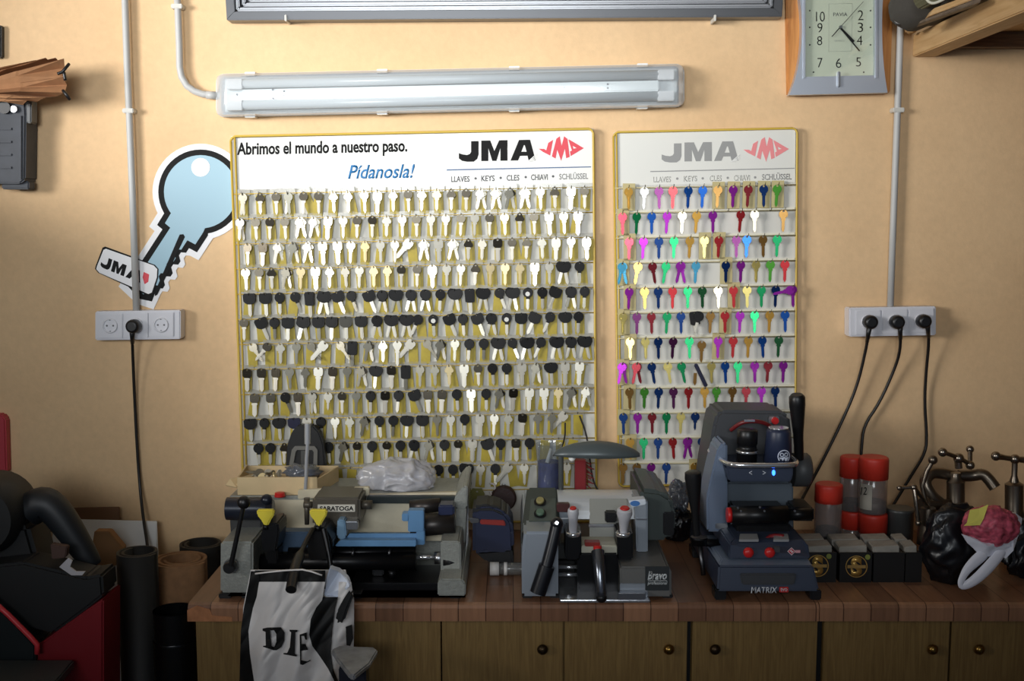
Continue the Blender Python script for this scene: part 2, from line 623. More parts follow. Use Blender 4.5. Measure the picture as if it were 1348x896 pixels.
# ------------------------------------------------------------------ socket strips and power cords
SOCK = M('socket_white', (214, 214, 220), 0.3)
def make_strip(label, u0, v0, u1, v1, cen):
    c = at((u0 + u1) / 2, v1, 0)
    t = thing('socket_strip', label, 'socket', c)
    w = (u1 - u0)
    sl = (cen[2][1] - cen[0][1]) / (cen[2][0] - cen[0][0])
    def q(a0, b0, a1, b1): return [(u, v + (u - cen[1][0]) * sl) for u, v in ((a0, b0), (a1, b0), (a1, b1), (a0, b1))]
    MB().pp(q(u0, v0, u1, v1), .046, 0, .003).build('back_box', SOCK, t)
    for cu_, cv_ in cen:
        m = MB().pp(q(cu_ - 16.5, cv_ - 16, cu_ + 16.5, cv_ + 16), .0505, .046, .0015)
        pl = m.build('cover_plate', SOCK, t)
        r = MB()
        R = at(cu_ + 10, cv_, .05).x - at(cu_, cv_, .05).x
        p = at(cu_, cv_, .0505)
        # raised rim around a recessed well
        r.lathe([(0, R * .80), (0, R), (.6, R), (1, R * .9), (1, R * .82), (.15, R * .78)], p, p + Vector((0, -.004, 0)), 24, False)
        r.cyl(p + Vector((0, .001, 0)), p + Vector((0, -.0006, 0)), R * .8, seg=24)
        s = r.build('socket_well', SOCK, pl)
        h = MB()
        for dx, dz, rr in ((-.0085, 0, .0026), (.0085, 0, .0026), (0, .0165, .0028), (0, -.0165, .0028)):
            a = p + Vector((dx, -.0004, dz))
            h.cyl(a, a + Vector((0, -.0012, 0)), rr, seg=10)
        h.build('pin_holes', DSTEEL, pl)['kind'] = 'stuff'
    return t
make_strip('white triple socket strip on the left with one plug in it', 125, 409, 237.5, 447, [(145, 428.5), (178.5, 428), (212, 427.5)])
make_strip('white triple socket strip on the right with all three sockets used', 1118, 404, 1232.5, 442, [(1143, 423.5), (1178, 423), (1213, 422.3)])

CORD = M('black_cord', (24, 20, 19), 0.45)
def power_cable(label, plug, path, group='black power cords hanging from the socket strips'):
    p = at(plug[0], plug[1], .054)
    t = thing('power_cable', label, 'cord', p)
    R = .0185
    m = MB().lathe([(0, R * .9), (.2, R), (.75, R), (.93, R * .86), (1, R * .6)], p, p + Vector((0, -.034, 0)), 22)
    m.build('plug', BLACK, t)
    q = [(at(u, v, d)) for u, v, d in path]
    MB().cyl(q[0] + (q[0] - q[1]).normalized() * .006, q[0].lerp(q[1], min(1, .04 / (q[1] - q[0]).length)), .0075, .0048, 10).build('strain_relief', BLACK, t)
    MB().tube(q, .0042, 8, 2).build('cable', CORD, t)
power_cable('black cord dropping straight down from the left socket strip', (178.5, 428.5),
           [(174, 437, .075), (174.5, 460, .045), (177, 520, .02), (180, 580, .015), (184, 640, .015), (189, 685, .06), (194, 716, .11), (197, 745, .15)])
power_cable('black cord from the first plug of the right socket strip', (1143, 423),
           [(1144, 433, .075), (1140, 460, .05), (1128, 510, .03), (1106, 560, .03), (1082, 608, .05), (1062, 645, .10), (1050, 668, .16)])
power_cable('black cord from the middle plug of the right socket strip', (1178, 423),
           [(1185, 430, .075), (1185.5, 460, .05), (1178, 485, .03), (1158, 530, .02), (1137, 560, .02), (1134, 590, .03), (1132, 625, .03), (1132, 660, .05)])
power_cable('black cord from the last plug of the right socket strip', (1213, 422),
           [(1221, 428, .075), (1223, 450, .05), (1219, 490, .025), (1217, 530, .015), (1220, 570, .015), (1219, 595, .02), (1200, 625, .04), (1175, 666, .07)])
# ------------------------------------------------------------------ key boards
PANELW = M('white_board', (232, 231, 226), 0.4)
PANELG = M('grey_white_board', (214, 212, 204), 0.45)
CARD = M('olive_yellow_card', (176, 156, 50), 0.5, var=0.14, vs=40)
CARDG = M('pale_card', (192, 178, 128), 0.55)
TABC = clear_plastic('clear_hang_tab', (224, 222, 214), 1.2, 0.2, 0.35)
HOOK = M('hook_wire', (74, 66, 46), 0.4, 0.7)
BLUE_INK = M('blue_print', (40, 118, 176), 0.5)
NAVY_INK = M('navy_print', (70, 100, 140), 0.5)
GREY_INK = M('grey_print', (84, 84, 88), 0.5)
PALE_INK = M('faded_grey_print', (148, 148, 146), 0.5)
PALER = M('faded_light_print', (184, 184, 178), 0.5)
RED_INK = M('red_print', (222, 64, 78), 0.5)
PINK_INK = M('faded_red_print', (232, 138, 140), 0.5)

JJ = [(.62, 1), (1, 1), (1, .34), (.93, .13), (.76, 0), (.42, 0), (.16, .05), (0, .17), (0, .43), (.2, .36), (.42, .33), (.56, .38), (.62, .48)]
MM_ = [(0, 0), (0, 1), (.34, 1), (.5, .48), (.68, 1), (1, 1), (1, 0), (.73, 0), (.73, .62), (.58, 0), (.42, 0), (.27, .62), (.27, 0)]
AA = [(0, 0), (.34, 1), (.78, 1), (1, 0), (.72, 0), (.68, .22), (.38, .22), (.30, 0)]
AH = [(.43, .42), (.64, .42), (.57, .74), (.53, .74)]

def jma_logo(parent, d, boxes, mat, sl, stripe_mat):
    """block letters J, M, A each in its own pixel box (u0, v0, u1, v1)"""
    for nm, poly, hole, (u0, v0, u1, v1) in (('letter', JJ, None, boxes[0]), ('letter', MM_, None, boxes[1]), ('letter', AA, AH, boxes[2])):
        def mp(p): return [(u0 + (u1 - u0) * x, v1 + (v0 - v1) * y + sl * ((u0 + (u1 - u0) * x) - boxes[0][0])) for x, y in p]
        m = MB()
        pshape(m, [mp(poly)] + ([mp(hole)] if hole else []), d, .0006)
        m.build('print_letter', mat, parent)
    u0, v0, u1, v1 = boxes[2]
    s = MB()
    for k in range(3):
        a = [(.70 + k * .05, .02 - .04), (1.06, .40 - k * .10 - .04), (1.06, .36 - k * .10 - .04), (.73 + k * .05, -.02 - .04)]
        pshape(s, [[(u0 + (u1 - u0) * x, v1 + (v0 - v1) * y + sl * (u0 - boxes[0][0])) for x, y in a]], d + .0006, .0005)
    s.build('print_stripes', stripe_mat, parent)

RJ = [(985, 82), (962, 203), (905, 174), (873, 150), (916, 152), (932, 163), (947, 106)]
RM = [(975, 210), (1010, 74), (1036, 54), (1051, 128), (1070, 54), (1096, 74), (1113, 214), (1086, 224), (1076, 150), (1047, 244), (1017, 158), (1004, 226)]
RA = [(1106, 78), (1222, 146), (1121, 207), (1115, 172), (1130, 164), (1104, 84)]
RAH = [(1136, 128), (1166, 145), (1141, 150)]

def red_logo(parent, d, fx, mat):
    for poly, hole in ((RJ, None), (RM, None), (RA, RAH)):
        m = MB()
        pshape(m, [[fx(u, v) for u, v in poly]] + ([[fx(u, v) for u, v in hole]] if hole else []), d, .0006)
        m.build('print_diamond', mat, parent)

def wire_frame(parent, corners, name='frame', extra=(), r=.0033, d=.026):
    c = [at(u, v, d) for u, v in corners]
    m = MB()
    k = 8
    pts = []
    n = len(c)
    for i in range(n):
        a, b_, e = c[i - 1], c[i], c[(i + 1) % n]
        pts += [b_ + (a - b_).normalized() * .012, b_ + (a - b_).normalized() * .004 + (e - b_).normalized() * .004, b_ + (e - b_).normalized() * .012]
    m.tube(pts + [pts[0]], r, k)
    for p, q in extra:
        m.tube([at(*p, d), at(*q, d)], r * .8, 6)
    return m.build(name, YWIRE, parent)

# --- wide board
LB = thing('key_display_board', 'wide white key display board in a yellow wire frame, rows of silver and black keys', 'key board', at(547, 684, 0))
LSL = -9.0 / 457.0
MB().pp([(304, 179), (781, 169), (785.5, 686), (323, 688)], .018, .008, .001).build('back_panel', PANELG, LB)
MB().pp([(306.5, 182), (779.5, 171.5), (781, 243), (309, 250)], .0215, .0182, .0008).build('header_sign', PANELW, LB)
wire_frame(LB, [(303.5, 179.5), (781, 169.3), (785.5, 686), (322, 688)], extra=[((309, 181), (327, 688)), ])
def lrow(i, u):
    return 255.2 + 33.0 * i + (u - 318) * LSL
for i in range(13):
    m = MB()
    x0 = 304.5 + 18 * (lrow(i, 304) - 180) / 506
    m.tube([at(x0 + .5, lrow(i, x0), .026), at(783, lrow(i, 783), .026)], .0014, 6)
    m.build('row_wire', YWIRE, LB)
SLT = -10.4 / 477
text('print_slogan', 'Abrimos el mundo a nuestro paso.', (312, 187.5, 536, 209), .0224, INK, LB, slope=-4.5 / 225, bold=0.026)
text('print_invitation', 'Pídanosla!', (458, 217, 546, 235.5), .0224, BLUE_INK, LB, shear=.28, bold=.012, slope=-.016)
jma_logo(LB, .0222, [(604, 186, 630, 213), (633.5, 185.5, 668, 212.5), (672, 185.5, 705, 212.5)], INK, -.018, PANELW)
red_logo(LB, .0222, lambda u, v: (560 + u / 5.861, 170 + v / 5.861), RED_INK)
MB().pp([(588, 222.8), (778, 218.9), (778, 220.2), (588, 224.4)], .0222, .0217).build('print_line', NAVY_INK, LB)
for s, u0, u1, v0, mt in (('LLAVES', 594, 618, 232, GREY_INK), ('KEYS', 633.5, 651, 231, GREY_INK), ('CLES', 667, 683.5, 230.3, GREY_INK), ('CHIAVI', 699, 721, 229.5, GREY_INK), ('SCHLÜSSEL', 736, 774, 227, PALE_INK)):
    text('print_word', s, (u0, v0, u1, v0 + (7.6 if s[0] != 'S' else 9.2)), .0222, mt, LB, slope=-.02, bold=.012)
for u, v in ((626, 234.8), (659, 234), (692, 233), (728, 232)):
    m = MB(); pshape(m, [circ(u, v, 1.6, 12)], .0222, .0005); m.build('print_dot', GREY_INK, LB)

# --- narrow board
RB = thing('key_display_board', 'narrow faded key display board in a yellow wire frame, rows of coloured keys', 'key board', at(930, 640, 0))
RSL = -4.6 / 236.0
MB().pp([(808, 174), (1049, 168.6), (1046, 634), (815, 640)], .018, .008, .001).build('back_panel', PANELG, RB)
MB().pp([(809.5, 175.5), (1047.5, 170), (1047, 240), (810.5, 245)], .0215, .0182, .0008).build('header_sign', M('faded_sign', (222, 221, 214), 0.45), RB)
wire_frame(RB, [(807.5, 174), (1049.5, 168.5), (1046.5, 634), (815, 640)], r=.003, extra=[((811.5, 176), (818.5, 640))])
def rrow(i, u):
    return 247.6 + 32.95 * i + (u - 812) * (RSL + .0012 * i)
for i in range(12):
    MB().tube([at(809.5 + .6 * i, rrow(i, 809), .027), at(1048 - .2 * i, rrow(i, 1048), .027)], .0019, 6).build('row_wire', CREAM, RB)
    if i:
        MB().pp([(813, rrow(i, 813) - 3.4), (1046, rrow(i, 1046) - 3.4), (1046, rrow(i, 1046) - .4), (813, rrow(i, 813) - .4)], .0225, .0182).build('price_strip', M('strip_cream', (226, 222, 204), 0.45), RB)
jma_logo(RB, .0222, [(871, 189, 897, 214), (901, 188, 937, 213), (940, 187.5, 972, 213)], PALE_INK, -.018, PANELW)
red_logo(RB, .0222, lambda u, v: (979 + (u - 875) * .1716, 170 + 10.5 + (v - 55) * .171), PINK_INK)
MB().pp([(856, 225), (1046, 220.8), (1046, 222), (856, 226.4)], .0222, .0217).build('print_line', PALE_INK, RB)
for s, u0, u1, v0 in (('LLAVES', 860, 883, 232.6), ('KEYS', 900, 917.5, 231.5), ('CLES', 934, 950, 231), ('CHIAVI', 966, 987, 230.5), ('SCHLÜSSEL', 1003, 1042, 227.5)):
    text('print_word', s, (u0, v0, u1, v0 + (7.4 if s[0] != 'S' else 9.4)), .0222, PALE_INK if s[0] == 'S' else PALER, RB, slope=-.02, bold=.012)
for u, v in ((891.5, 235), (925, 234.6), (958, 234), (994, 233.4)):
    m = MB(); pshape(m, [circ(u, v, 1.6, 12)], .0222, .0005); m.build('print_dot', PALE_INK, RB)

# ------------------------------------------------------------------ keys
def polar(cx, cz, fn, a0, a1, n):
    return [(cx + fn(a) * math.sin(a), cz + fn(a) * math.cos(a)) for a in [a0 + (a1 - a0) * k / n for k in range(n + 1)]]

def hole(r=.0031, n=8, z=0.0):
    return [(r * math.cos(2 * PI * k / n), z + r * math.sin(2 * PI * k / n)) for k in range(n)]

def bow_outline(kind):
    if kind == 'round':
        return polar(0, -.0085, lambda a: .0118, -PI + .42, PI - .42, 22)
    if kind == 'oval':
        return polar(0, -.012, lambda a: .0122 + .003 * abs(math.cos(a)), -PI + .4, PI - .4, 22)
    if kind == 'trefoil':
        return polar(0, -.009, lambda a: .0112 + .0022 * math.cos(3 * (a - 2.1)) , -PI + .42, PI - .42, 27)
    if kind == 'square':
        return [(-.0045, -.022), (-.0095, -.020), (-.0122, -.016), (-.0125, -.003), (-.0100, .0022), (-.003, .003), (.003, .003), (.0100, .0022), (.0125, -.003), (.0122, -.016), (.0095, -.020), (.0045, -.022)]
    if kind == 'diamond':
        return [(-.0045, -.024), (-.012, -.010), (-.0125, -.0065), (-.008, .0005), (-.003, .003), (.003, .003), (.008, .0005), (.0125, -.0065), (.012, -.010), (.0045, -.024)]
    if kind == 'big':
        return polar(0, -.012, lambda a: .0155, -PI + .36, PI - .36, 24)

def blade_outline(w, z0, z1):
    return [(w, z0), (w, z1 + .007), (w * .35, z1 + .001), (0, z1), (-w * .5, z1 + .003), (-w, z1 + .007), (-w, z0)]

def key_mesh(kind, w=.0042, z1=-.058, stop=True):
    bo = bow_outline(kind)
    zb = bo[0][1]
    bl = [p for p in blade_outline(w, zb, z1)]
    if stop:
        bl = [(w + .0022, zb - .001), (w + .0022, zb - .005), (w, zb - .006)] + bl[1:-1] + [(-w, zb - .006), (-w - .0018, zb - .005), (-w - .0018, zb - .001)]
    else:
        bl = bl[1:-1]
    lp = bo + bl
    m = MB()
    m.shape([lp, hole()], -.0011, .0022)
    # milled ribs along the blade and a raised label on the bow
    m.box(-w * .15, w * .55, -.0018, -.0009, z1 + .008, zb - .003)
    if kind in ('round', 'oval', 'square'):
        m.box(-.006, .006, -.0017, -.001, -.0135, -.0095)
    for f in m.b.faces:      # milled blade and polished bow are two finishes, dark bows with reflection painted in
        f.material_index = 1 if f.calc_center_median().z < zb - .002 else 0
    return m.mesh('key')

def head_mesh(kind):
    m = MB()
    if kind == 'round':
        lp = polar(0, -.009, lambda a: .0135, -PI + .35, PI - .35, 20) + [(.005, -.026), (-.005, -.026)]
    elif kind == 'wide':
        lp = [(-.005, -.025), (-.0125, -.021), (-.0185, -.012), (-.019, -.004), (-.014, .0025), (0, .004), (.014, .0025), (.019, -.004), (.0185, -.012), (.0125, -.021), (.005, -.025)]
    elif kind == 'oblong':
        lp = [(-.0055, -.026), (-.0125, -.022), (-.0165, -.017), (-.017, -.001), (-.014, .003), (.014, .003), (.017, -.001), (.0165, -.017), (.0125, -.022), (.0055, -.026)]
    elif kind == 'tall':
        lp = [(-.006, -.033), (-.0125, -.030), (-.0135, -.001), (-.0105, .004), (.0105, .004), (.0135, -.001), (.0125, -.030), (.006, -.033)]
    t = MB()
    t.shape([lp, hole(.0019)], -.0032, .0064)
    m.add(t)
    t = MB()
    ins = [(x * .72, -.011 + (z + .011) * .6) for x, z in lp]
    t.shape([ins], -.0038, .0006)
    m.add(t)
    return m.mesh('bow')

def bare_blade(w, z0, z1):
    m = MB()
    m.shape([blade_outline(w, z0, z1)], -.0011, .0022)
    m.box(-w * .2, w * .5, -.0018, -.0009, z1 + .009, z0)
    return m.mesh('blade')

def km(name, c, rough=.34, metal=.85):
    return M(name, c, rough, metal)
NICK = km('bright_nickel', (226, 221, 206), .34, .45)
NREFL = km('nickel_dark_reflection', (66, 61, 52), .28, .85)  # dark reflections of polished nickel put into the base colour
NGREY = km('grey_nickel', (150, 146, 132), .34, .7)
NMILL = km('milled_nickel', (214, 208, 194), .5, .45)
NBRASS = km('pale_brass', (236, 216, 166), .36, .4)
HEADB = M('black_key_head', (10, 10, 11), 0.7)
HEADN = M('navy_key_head', (24, 26, 56), 0.42)
HEADG = M('olive_grey_key_head', (70, 68, 58), 0.45)
EMBL = M('emblem_silver', (215, 214, 208), 0.35)
_cache = {}
def kmesh(key, fn, mat):
    if key not in _cache:
        me = fn()
        _cache[key] = me
    k2 = key + (mat.name,)
    if k2 not in _cache:
        me = _cache[key].copy()
        me.materials.append(mat)
        if key[0] == 'm':
            me.materials.append(NMILL if mat is NREFL else mat)
        _cache[k2] = me
    return _cache[k2]

def link(name, me, parent=None):
    o = bpy.data.objects.new(name, me)
    COL.objects.link(o)
    if parent is not None:
        o.parent = parent
    return o

SHAPES = {'r': ('round', .0038, -.056), 'o': ('oval', .0052, -.060), 't': ('trefoil', .0042, -.054), 's': ('square', .0058, -.060), 'i': ('diamond', .0042, -.066), 'u': ('big', .0040, -.060), 'a': ('round', .0030, -.046)}
WORD = {'r': 'round-headed', 'o': 'oval-headed', 't': 'three-lobed', 's': 'square-headed', 'i': 'diamond-headed', 'u': 'large-headed', 'a': 'small round-headed'}
ORD = ['', 'first', 'second', 'third', 'fourth', 'fifth', 'sixth', 'seventh', 'eighth', 'ninth', 'tenth', 'eleventh', 'twelfth', 'thirteenth', 'fourteenth', 'fifteenth', 'sixteenth', 'seventeenth', 'eighteenth', 'nineteenth', 'twentieth', 'twenty-first', 'twenty-second', 'twenty-third', 'twenty-fourth']
ROWN = ['top row', 'second row', 'third row', 'fourth row', 'fifth row', 'sixth row', 'seventh row', 'eighth row', 'ninth row', 'tenth row', 'eleventh row', 'lowest row']

def metal_key(shape, mat, loc, tilt, label, group, yaw, name='key'):
    kd, w, z1 = SHAPES[shape]
    o = link(name, kmesh(('m', shape), lambda: key_mesh(kd, w, z1), mat))
    o.location = loc
    o.rotation_euler = (yaw[0], tilt, yaw[1])
    return tag(o, label, 'key', group)

HEADS = {'B': ('oblong', .0048, -.060, 'oblong'), 'b': ('round', .0042, -.056, 'round'), 'h': ('wide', .0044, -.058, 'broad'), 'T': ('tall', .0052, -.066, 'tall')}
def head_key(h, hmat, bmat, loc, tilt, label, group, yaw, emblem=False):
    kd, w, z1, _ = HEADS[h]
    t = bpy.data.objects.new('key', None)
    t.empty_display_size = .01
    COL.objects.link(t)
    t.location = loc
    t.rotation_euler = (yaw[0], tilt, yaw[1])
    link('bow', kmesh(('h', h), lambda: head_mesh(kd), hmat), t)
    link('blade', kmesh(('b', h), lambda: bare_blade(w, -.022, z1), bmat), t)
    if emblem:
        link('emblem', kmesh(('e',), lambda: MB().cyl((0, -.0039, -.0125), (0, -.0048, -.0125), .0062, seg=16).mesh('emblem'), EMBL), t)
    return tag(t, label, 'key', group)

ROWS_L = ['pddfddttrotdtcddxxyxrdsd', 'pdddxxsrddtrdrrdrdcddsrs', 'dexyxssrcrrzxsxdteddtoro', 'rddycsttrccddorrdcccsrkb',
          'BBbnTKnnnkkkkbkTknkfbmkb', 'DnbBKBBwBkkkmfnbnkfBmmhb', 'vZtgvzvTytizvygbbknkmkkk', 'EEEggsEgyhETggCsdbbsyhss',
          'EEnEpadgbEbnEebsbyEssCyx', 'BbhNsbrgybbhBgrbsrgEggz.', 'bbdb..bydbdbkybdsnbEb...', 'bb............bbkrbzr.r.']
X_L = [[319.5, 342, 363, 379, 399.5, 419, 438.5, 458, 479.5, 497, 517.5, 537, 555.5, 575, 594, 613.5, 633, 653, 671.5, 691, 711, 730, 752, 769.5],
       [316, 336, 355, 374.5, 395, 413, 432, 451.5, 470, 490, 509, 529.5, 548, 567, 587, 607, 625, 644.5, 664, 684, 703, 722.5, 742, 761],
       [326, 346, 366, 386, 405, 424.5, 444, 462, 480.5, 500.5, 520, 540, 558, 577, 596.5, 616.5, 635, 655, 674, 693.5, 713, 732, 752, 772],
       [323, 341, 357, 377, 396, 415, 434, 454, 473, 492, 510, 528, 549, 569, 588, 607, 626, 645.5, 665, 684.5, 704, 723, 742, 763],
       [328, 349, 368, 387, 407, 426, 443, 461, 484, 503, 521, 541, 560, 580, 599, 618, 636, 656, 675, 695, 714, 733, 752, 770],
       [321, 342, 361, 379, 399, 419, 437, 455, 475, 496, 515, 535, 552, 570, 590, 609, 627, 647, 667, 686, 706, 726, 744, 762],
       [331, 354, 369, 390, 407, 428, 446, 464, 485, 504, 523, 543, 560, 580, 599, 618, 637, 656, 673, 694, 714, 733, 752, 770],
       [325, 344, 363, 381, 402, 419, 438, 457, 476, 495, 515, 534, 553, 572, 591, 611, 629, 648, 667, 687, 706, 725, 744, 763],
       [335, 356, 374, 392, 411, 432, 450, 469, 488, 507, 525, 544, 563, 582, 601, 620, 640, 658, 676, 697, 716, 735, 753, 772],
       [329, 348, 367, 387, 404, 422, 441, 460, 480, 499, 518, 536, 556, 575, 593, 612, 632, 651, 669, 688, 708, 727, 744, 760],
       [340, 356, 374, 392, 410, 418, 432, 452, 470, 490, 509, 527, 545, 565, 585, 603, 622, 640, 659, 679, 697, 716, 735, 754],
       [330, 349, 368, 387, 405, 424, 443, 462, 481, 500, 519, 538, 556, 566, 577, 596, 614, 633, 652, 671, 690, 710, 746, 765]]
GL = 'keys on the wide display board'
# cards and hooks first
card = MB()
card.mi = 0
card.box(-.0128, .0128, -.0006, .0006, -.062, -.004)
card.mi = 1
card.box(-.0175, .0175, -.0006, .0006, -.004, .012)
CME = card.mesh('hang_card')
CME.materials.append(CARD); CME.materials.append(TABC)
CLIPPED = bpy.data.materials
hk = MB()
for i, row in enumerate(X_L):
    for j, u in enumerate(row):
        v = lrow(i, u)
        p = at(u, v, .026)
        hk.tube([p + Vector((0, 0, .003)), p + Vector((0, -.014, .0008)), p + Vector((0, -.017, .0045))], .0009, 5)
        if (i, j) in ((0, 2), (0, 23)):
            pass
        o = link('hang_card', CME, LB)
        o.location = at(u + 1.5 + random.uniform(-1, 1), v, .0262) - LB.location
        o.rotation_euler = (0, random.uniform(-.09, .09) if random.random() < .75 else random.uniform(-.5, .5) if i < 1 else random.uniform(-.2, .2), 0)
hk.build('hooks', HOOK, LB)['kind'] = 'stuff'

TILT = lambda a: math.radians(a)
def rot():
    return (math.radians(random.uniform(-7, 5)), math.radians(random.uniform(-12, 12)))
nkeys = 0
for i, row in enumerate(ROWS_L):
    cnt = 0
    for j, ch in enumerate(row):
        if ch == '.':
            continue
        u = X_L[i][j]
        cnt += 1
        where = '%s key from left, %s, wide board' % (ORD[cnt], ROWN[i])
        P = at(u, lrow(i, u) + .8, .0365)
        P2 = P + Vector((0, .0072, 0))
        rz = random.uniform(-.05, .05)
        seq = []
        if ch in 'rtosciau':
            sh = {'c': random.choice('rt')}.get(ch, ch)
            mt = NBRASS if ch == 'c' else NICK
            nm = 'pale brass' if ch == 'c' else 'bright silver'
            seq = [('m', sh, mt, rz, nm + ' ' + WORD[sh])]
        elif ch in 'dDeEgC':
            sh = {'d': random.choice('rrt'), 'D': 'r', 'e': 's', 'E': 's', 'g': random.choice('rt'), 'C': 't'}[ch]
            mt = {'d': NREFL, 'D': NREFL, 'e': NREFL, 'E': NREFL, 'g': NGREY, 'C': NBRASS}[ch]
            nm = {'d': 'dark silver', 'D': 'dark silver', 'e': 'dark silver', 'E': 'dark silver', 'g': 'grey metal', 'C': 'pale brass'}[ch]
            seq = [('m', sh, mt, rz, nm + ' ' + WORD[sh])]
        elif ch in 'pf' and i == 0:
            seq = [('m', 'r', NGREY, -.05, 'grey silver round-headed'), ('m', 'r', NREFL, .14, 'dark')]
        elif ch == 'p':
            seq = [('m', 'r', NICK, .05, 'bright silver round-headed'), ('m', 'r', NREFL, -.14, 'dark')]
        elif ch == 'x':
            seq = [('m', 't', NICK, .22, 'bright silver three-lobed'), ('m', 't', NICK, -.24, 'bright')]
        elif ch == 'y':
            seq = [('m', 't', NGREY, .20, 'grey metal three-lobed'), ('m', 't', NREFL, -.22, 'dark')]
        elif ch in 'zZ':
            seq = [('m', 's' if ch == 'z' else 'r', NICK if ch == 'z' else NREFL, .72, ('bright silver square-headed' if ch == 'z' else 'dark silver round-headed') + ' slanting')]
        elif ch == 'v':
            seq = [('m', 'r', NGREY, -.62, 'grey silver round-headed slanting')]
        elif ch in 'BbhTN':
            hh = 'B' if ch == 'N' else ch
            seq = [('h', hh, HEADN if ch == 'N' else HEADB, rz * 1.5, ('navy ' if ch == 'N' else 'black ') + HEADS[hh][3] + ' plastic-headed')]
        elif ch == 'w':
            seq = [('h', 'B', HEADG, rz, 'grey oblong plastic-headed')]
        elif ch in 'nm':
            hh = random.choice('bB')
            seq = [('h', hh, HEADB, -.36 if ch == 'n' else .42, 'black %s plastic-headed slanting' % HEADS[hh][3])]
        elif ch == 'f':
            seq = [('hf', 'b', HEADB, rz, 'black round plastic-headed pale-disc')]
        elif ch in 'kK':
            hh = 'B' if ch == 'K' else random.choice('bh')
            seq = [('h', hh, HEADB, -.20, 'black %s plastic-headed' % HEADS[hh][3]), ('h', hh, HEADB, .24, 'black')]
        for q, (ty, sh, mt, tl, nm) in enumerate(seq):
            loc = P if q == 0 else P2
            lab = (nm + ' key, ' + where.replace(' key from', ' from')) if q == 0 else '%s key half hidden behind the %s' % (nm, where)
            if ty == 'm':
                metal_key(sh, mt, loc, tl, lab, GL, rot())
            else:
                head_key(sh, mt, NICK if random.random() < .75 else NGREY, loc, tl, lab, GL, rot(), ty == 'hf')
            nkeys += 1
print('keys on the wide board', nkeys)

# --- coloured keys
KC = {'G': ('gold', (236, 182, 84)), 'S': ('silver', (186, 186, 182)), 'P': ('plum', (92, 36, 84)), 'R': ('red', (206, 58, 62)), 'B': ('blue', (30, 92, 178)), 'N': ('navy blue', (26, 62, 122)),
      'V': ('violet', (178, 52, 186)), 'Z': ('bronze', (160, 120, 62)), 'W': ('cream', (240, 228, 196)), 'E': ('emerald green', (30, 160, 96)), 'L': ('lime green', (96, 178, 66)),
      'D': ('dark red', (140, 42, 50)), 'K': ('pink', (238, 92, 110)), 'C': ('sky blue', (96, 190, 226)), 'Y': ('pale yellow', (246, 226, 136)), 'T': ('dark green', (28, 84, 46))}
KM = {k: M('anodised_' + v[0].replace(' ', '_'), v[1], .32, .7) for k, v in KC.items()}
ROWS_R = ['827G 848S 867P 885.6R 906B 925B 945Z 965V 985D 1005N 1023L', '819K 838E 857.5B 878V 898W 917G 938V 975R 993W 1031Z', '828K 847V 867N 887E 908G 927Y 946R 969P 983B 1004Z 1023E',
          '819C 840G 858D 877E 896V 916C 955N 975V 995Y 1014L 1033R', '828V 848G 866N 885R 905E 924T 945W 965R 983Y 1002E 1021N 1043V', '820Y 838P 857D 878E 896N 935Z 954R 974V 993E 1013G 1033B',
          '829Y 849Y 866N 886P 907E 945V 965R 985G 1003B 1025T', '819V 838D 857N 878Y 896E 936Y 954B 971E 993V 1011D 1031V', '828Z 848L 867N 886P 906R 927G 943L 964Z 982D 1002V 1020N',
          '820N 839V 858D 877E 896Y 915N 934P 1029L', '829G 847E 866N 885R 905V 924N', '820Z 838Z 857V 877N 914G']
CROSS = {(3, 0), (3, 4), (7, 0), (7, 1), (10, 4)}
SLANT = {(3, 1): .16, (3, 2): -.18, (3, 3): .16, (7, 2): -.16, (7, 3): -.18, (7, 4): -.22}
GR = 'coloured keys on the narrow display board'
hk = MB()
rc = MB().box(-.0165, .0165, -.0006, .0006, -.060, .012).mesh('hang_card')
rc.materials.append(CARDG)
CARDS_R = {(0, 0), (0, 6), (0, 7), (0, 8), (0, 9), (0, 10), (1, 0), (2, 0), (2, 5), (2, 6), (3, 0), (3, 6), (4, 0), (4, 7), (5, 0), (5, 6), (6, 0), (6, 5), (7, 0), (8, 0), (9, 0), (10, 0), (11, 4)}
for i, row in enumerate(ROWS_R):
    for j, tk in enumerate(row.split()):
        u, ch = float(tk[:-1]), tk[-1]
        v = rrow(i, u)
        p = at(u, v, .027)
        hk.tube([p + Vector((0, .004, .001)), p + Vector((0, -.020, .0008)), p + Vector((0, -.025, .007))], .0009, 5)
        if (i, j) in CARDS_R:
            o = link('hang_card', rc, RB)
            o.location = at(u + 1, v, .031) - RB.location
            o.rotation_euler = (0, random.uniform(-.03, .03), 0)
        loc = at(u + .4, v + 1.0, .0405)
        sh = 'r' if not (i == 9 and j == 5) else 'a'
        tl = SLANT.get((i, j), random.uniform(-.05, .05))
        if (i, j) in CROSS: tl = .2
        wh = '%s key from left, %s, narrow board' % (ORD[j + 1], ROWN[i])
        metal_key(sh, KM[ch], loc, tl, '%s round-headed key, %s' % (KC[ch][0], wh.replace(' key from', ' from')), GR, rot(), 'coloured_key')
        if (i, j) in CROSS:
            metal_key('r', KM[ch], loc + Vector((0, .0062, 0)), -.22, '%s key half hidden behind the %s' % (KC[ch][0], wh), GR, (0, 0), 'coloured_key')
for u in (957, 1013):
    p = at(u, rrow(1, u), .027)
    hk.tube([p + Vector((0, .004, .001)), p + Vector((0, -.020, .0008)), p + Vector((0, -.025, .007))], .0009, 5)
hk.build('hooks', HOOK, RB)['kind'] = 'stuff'
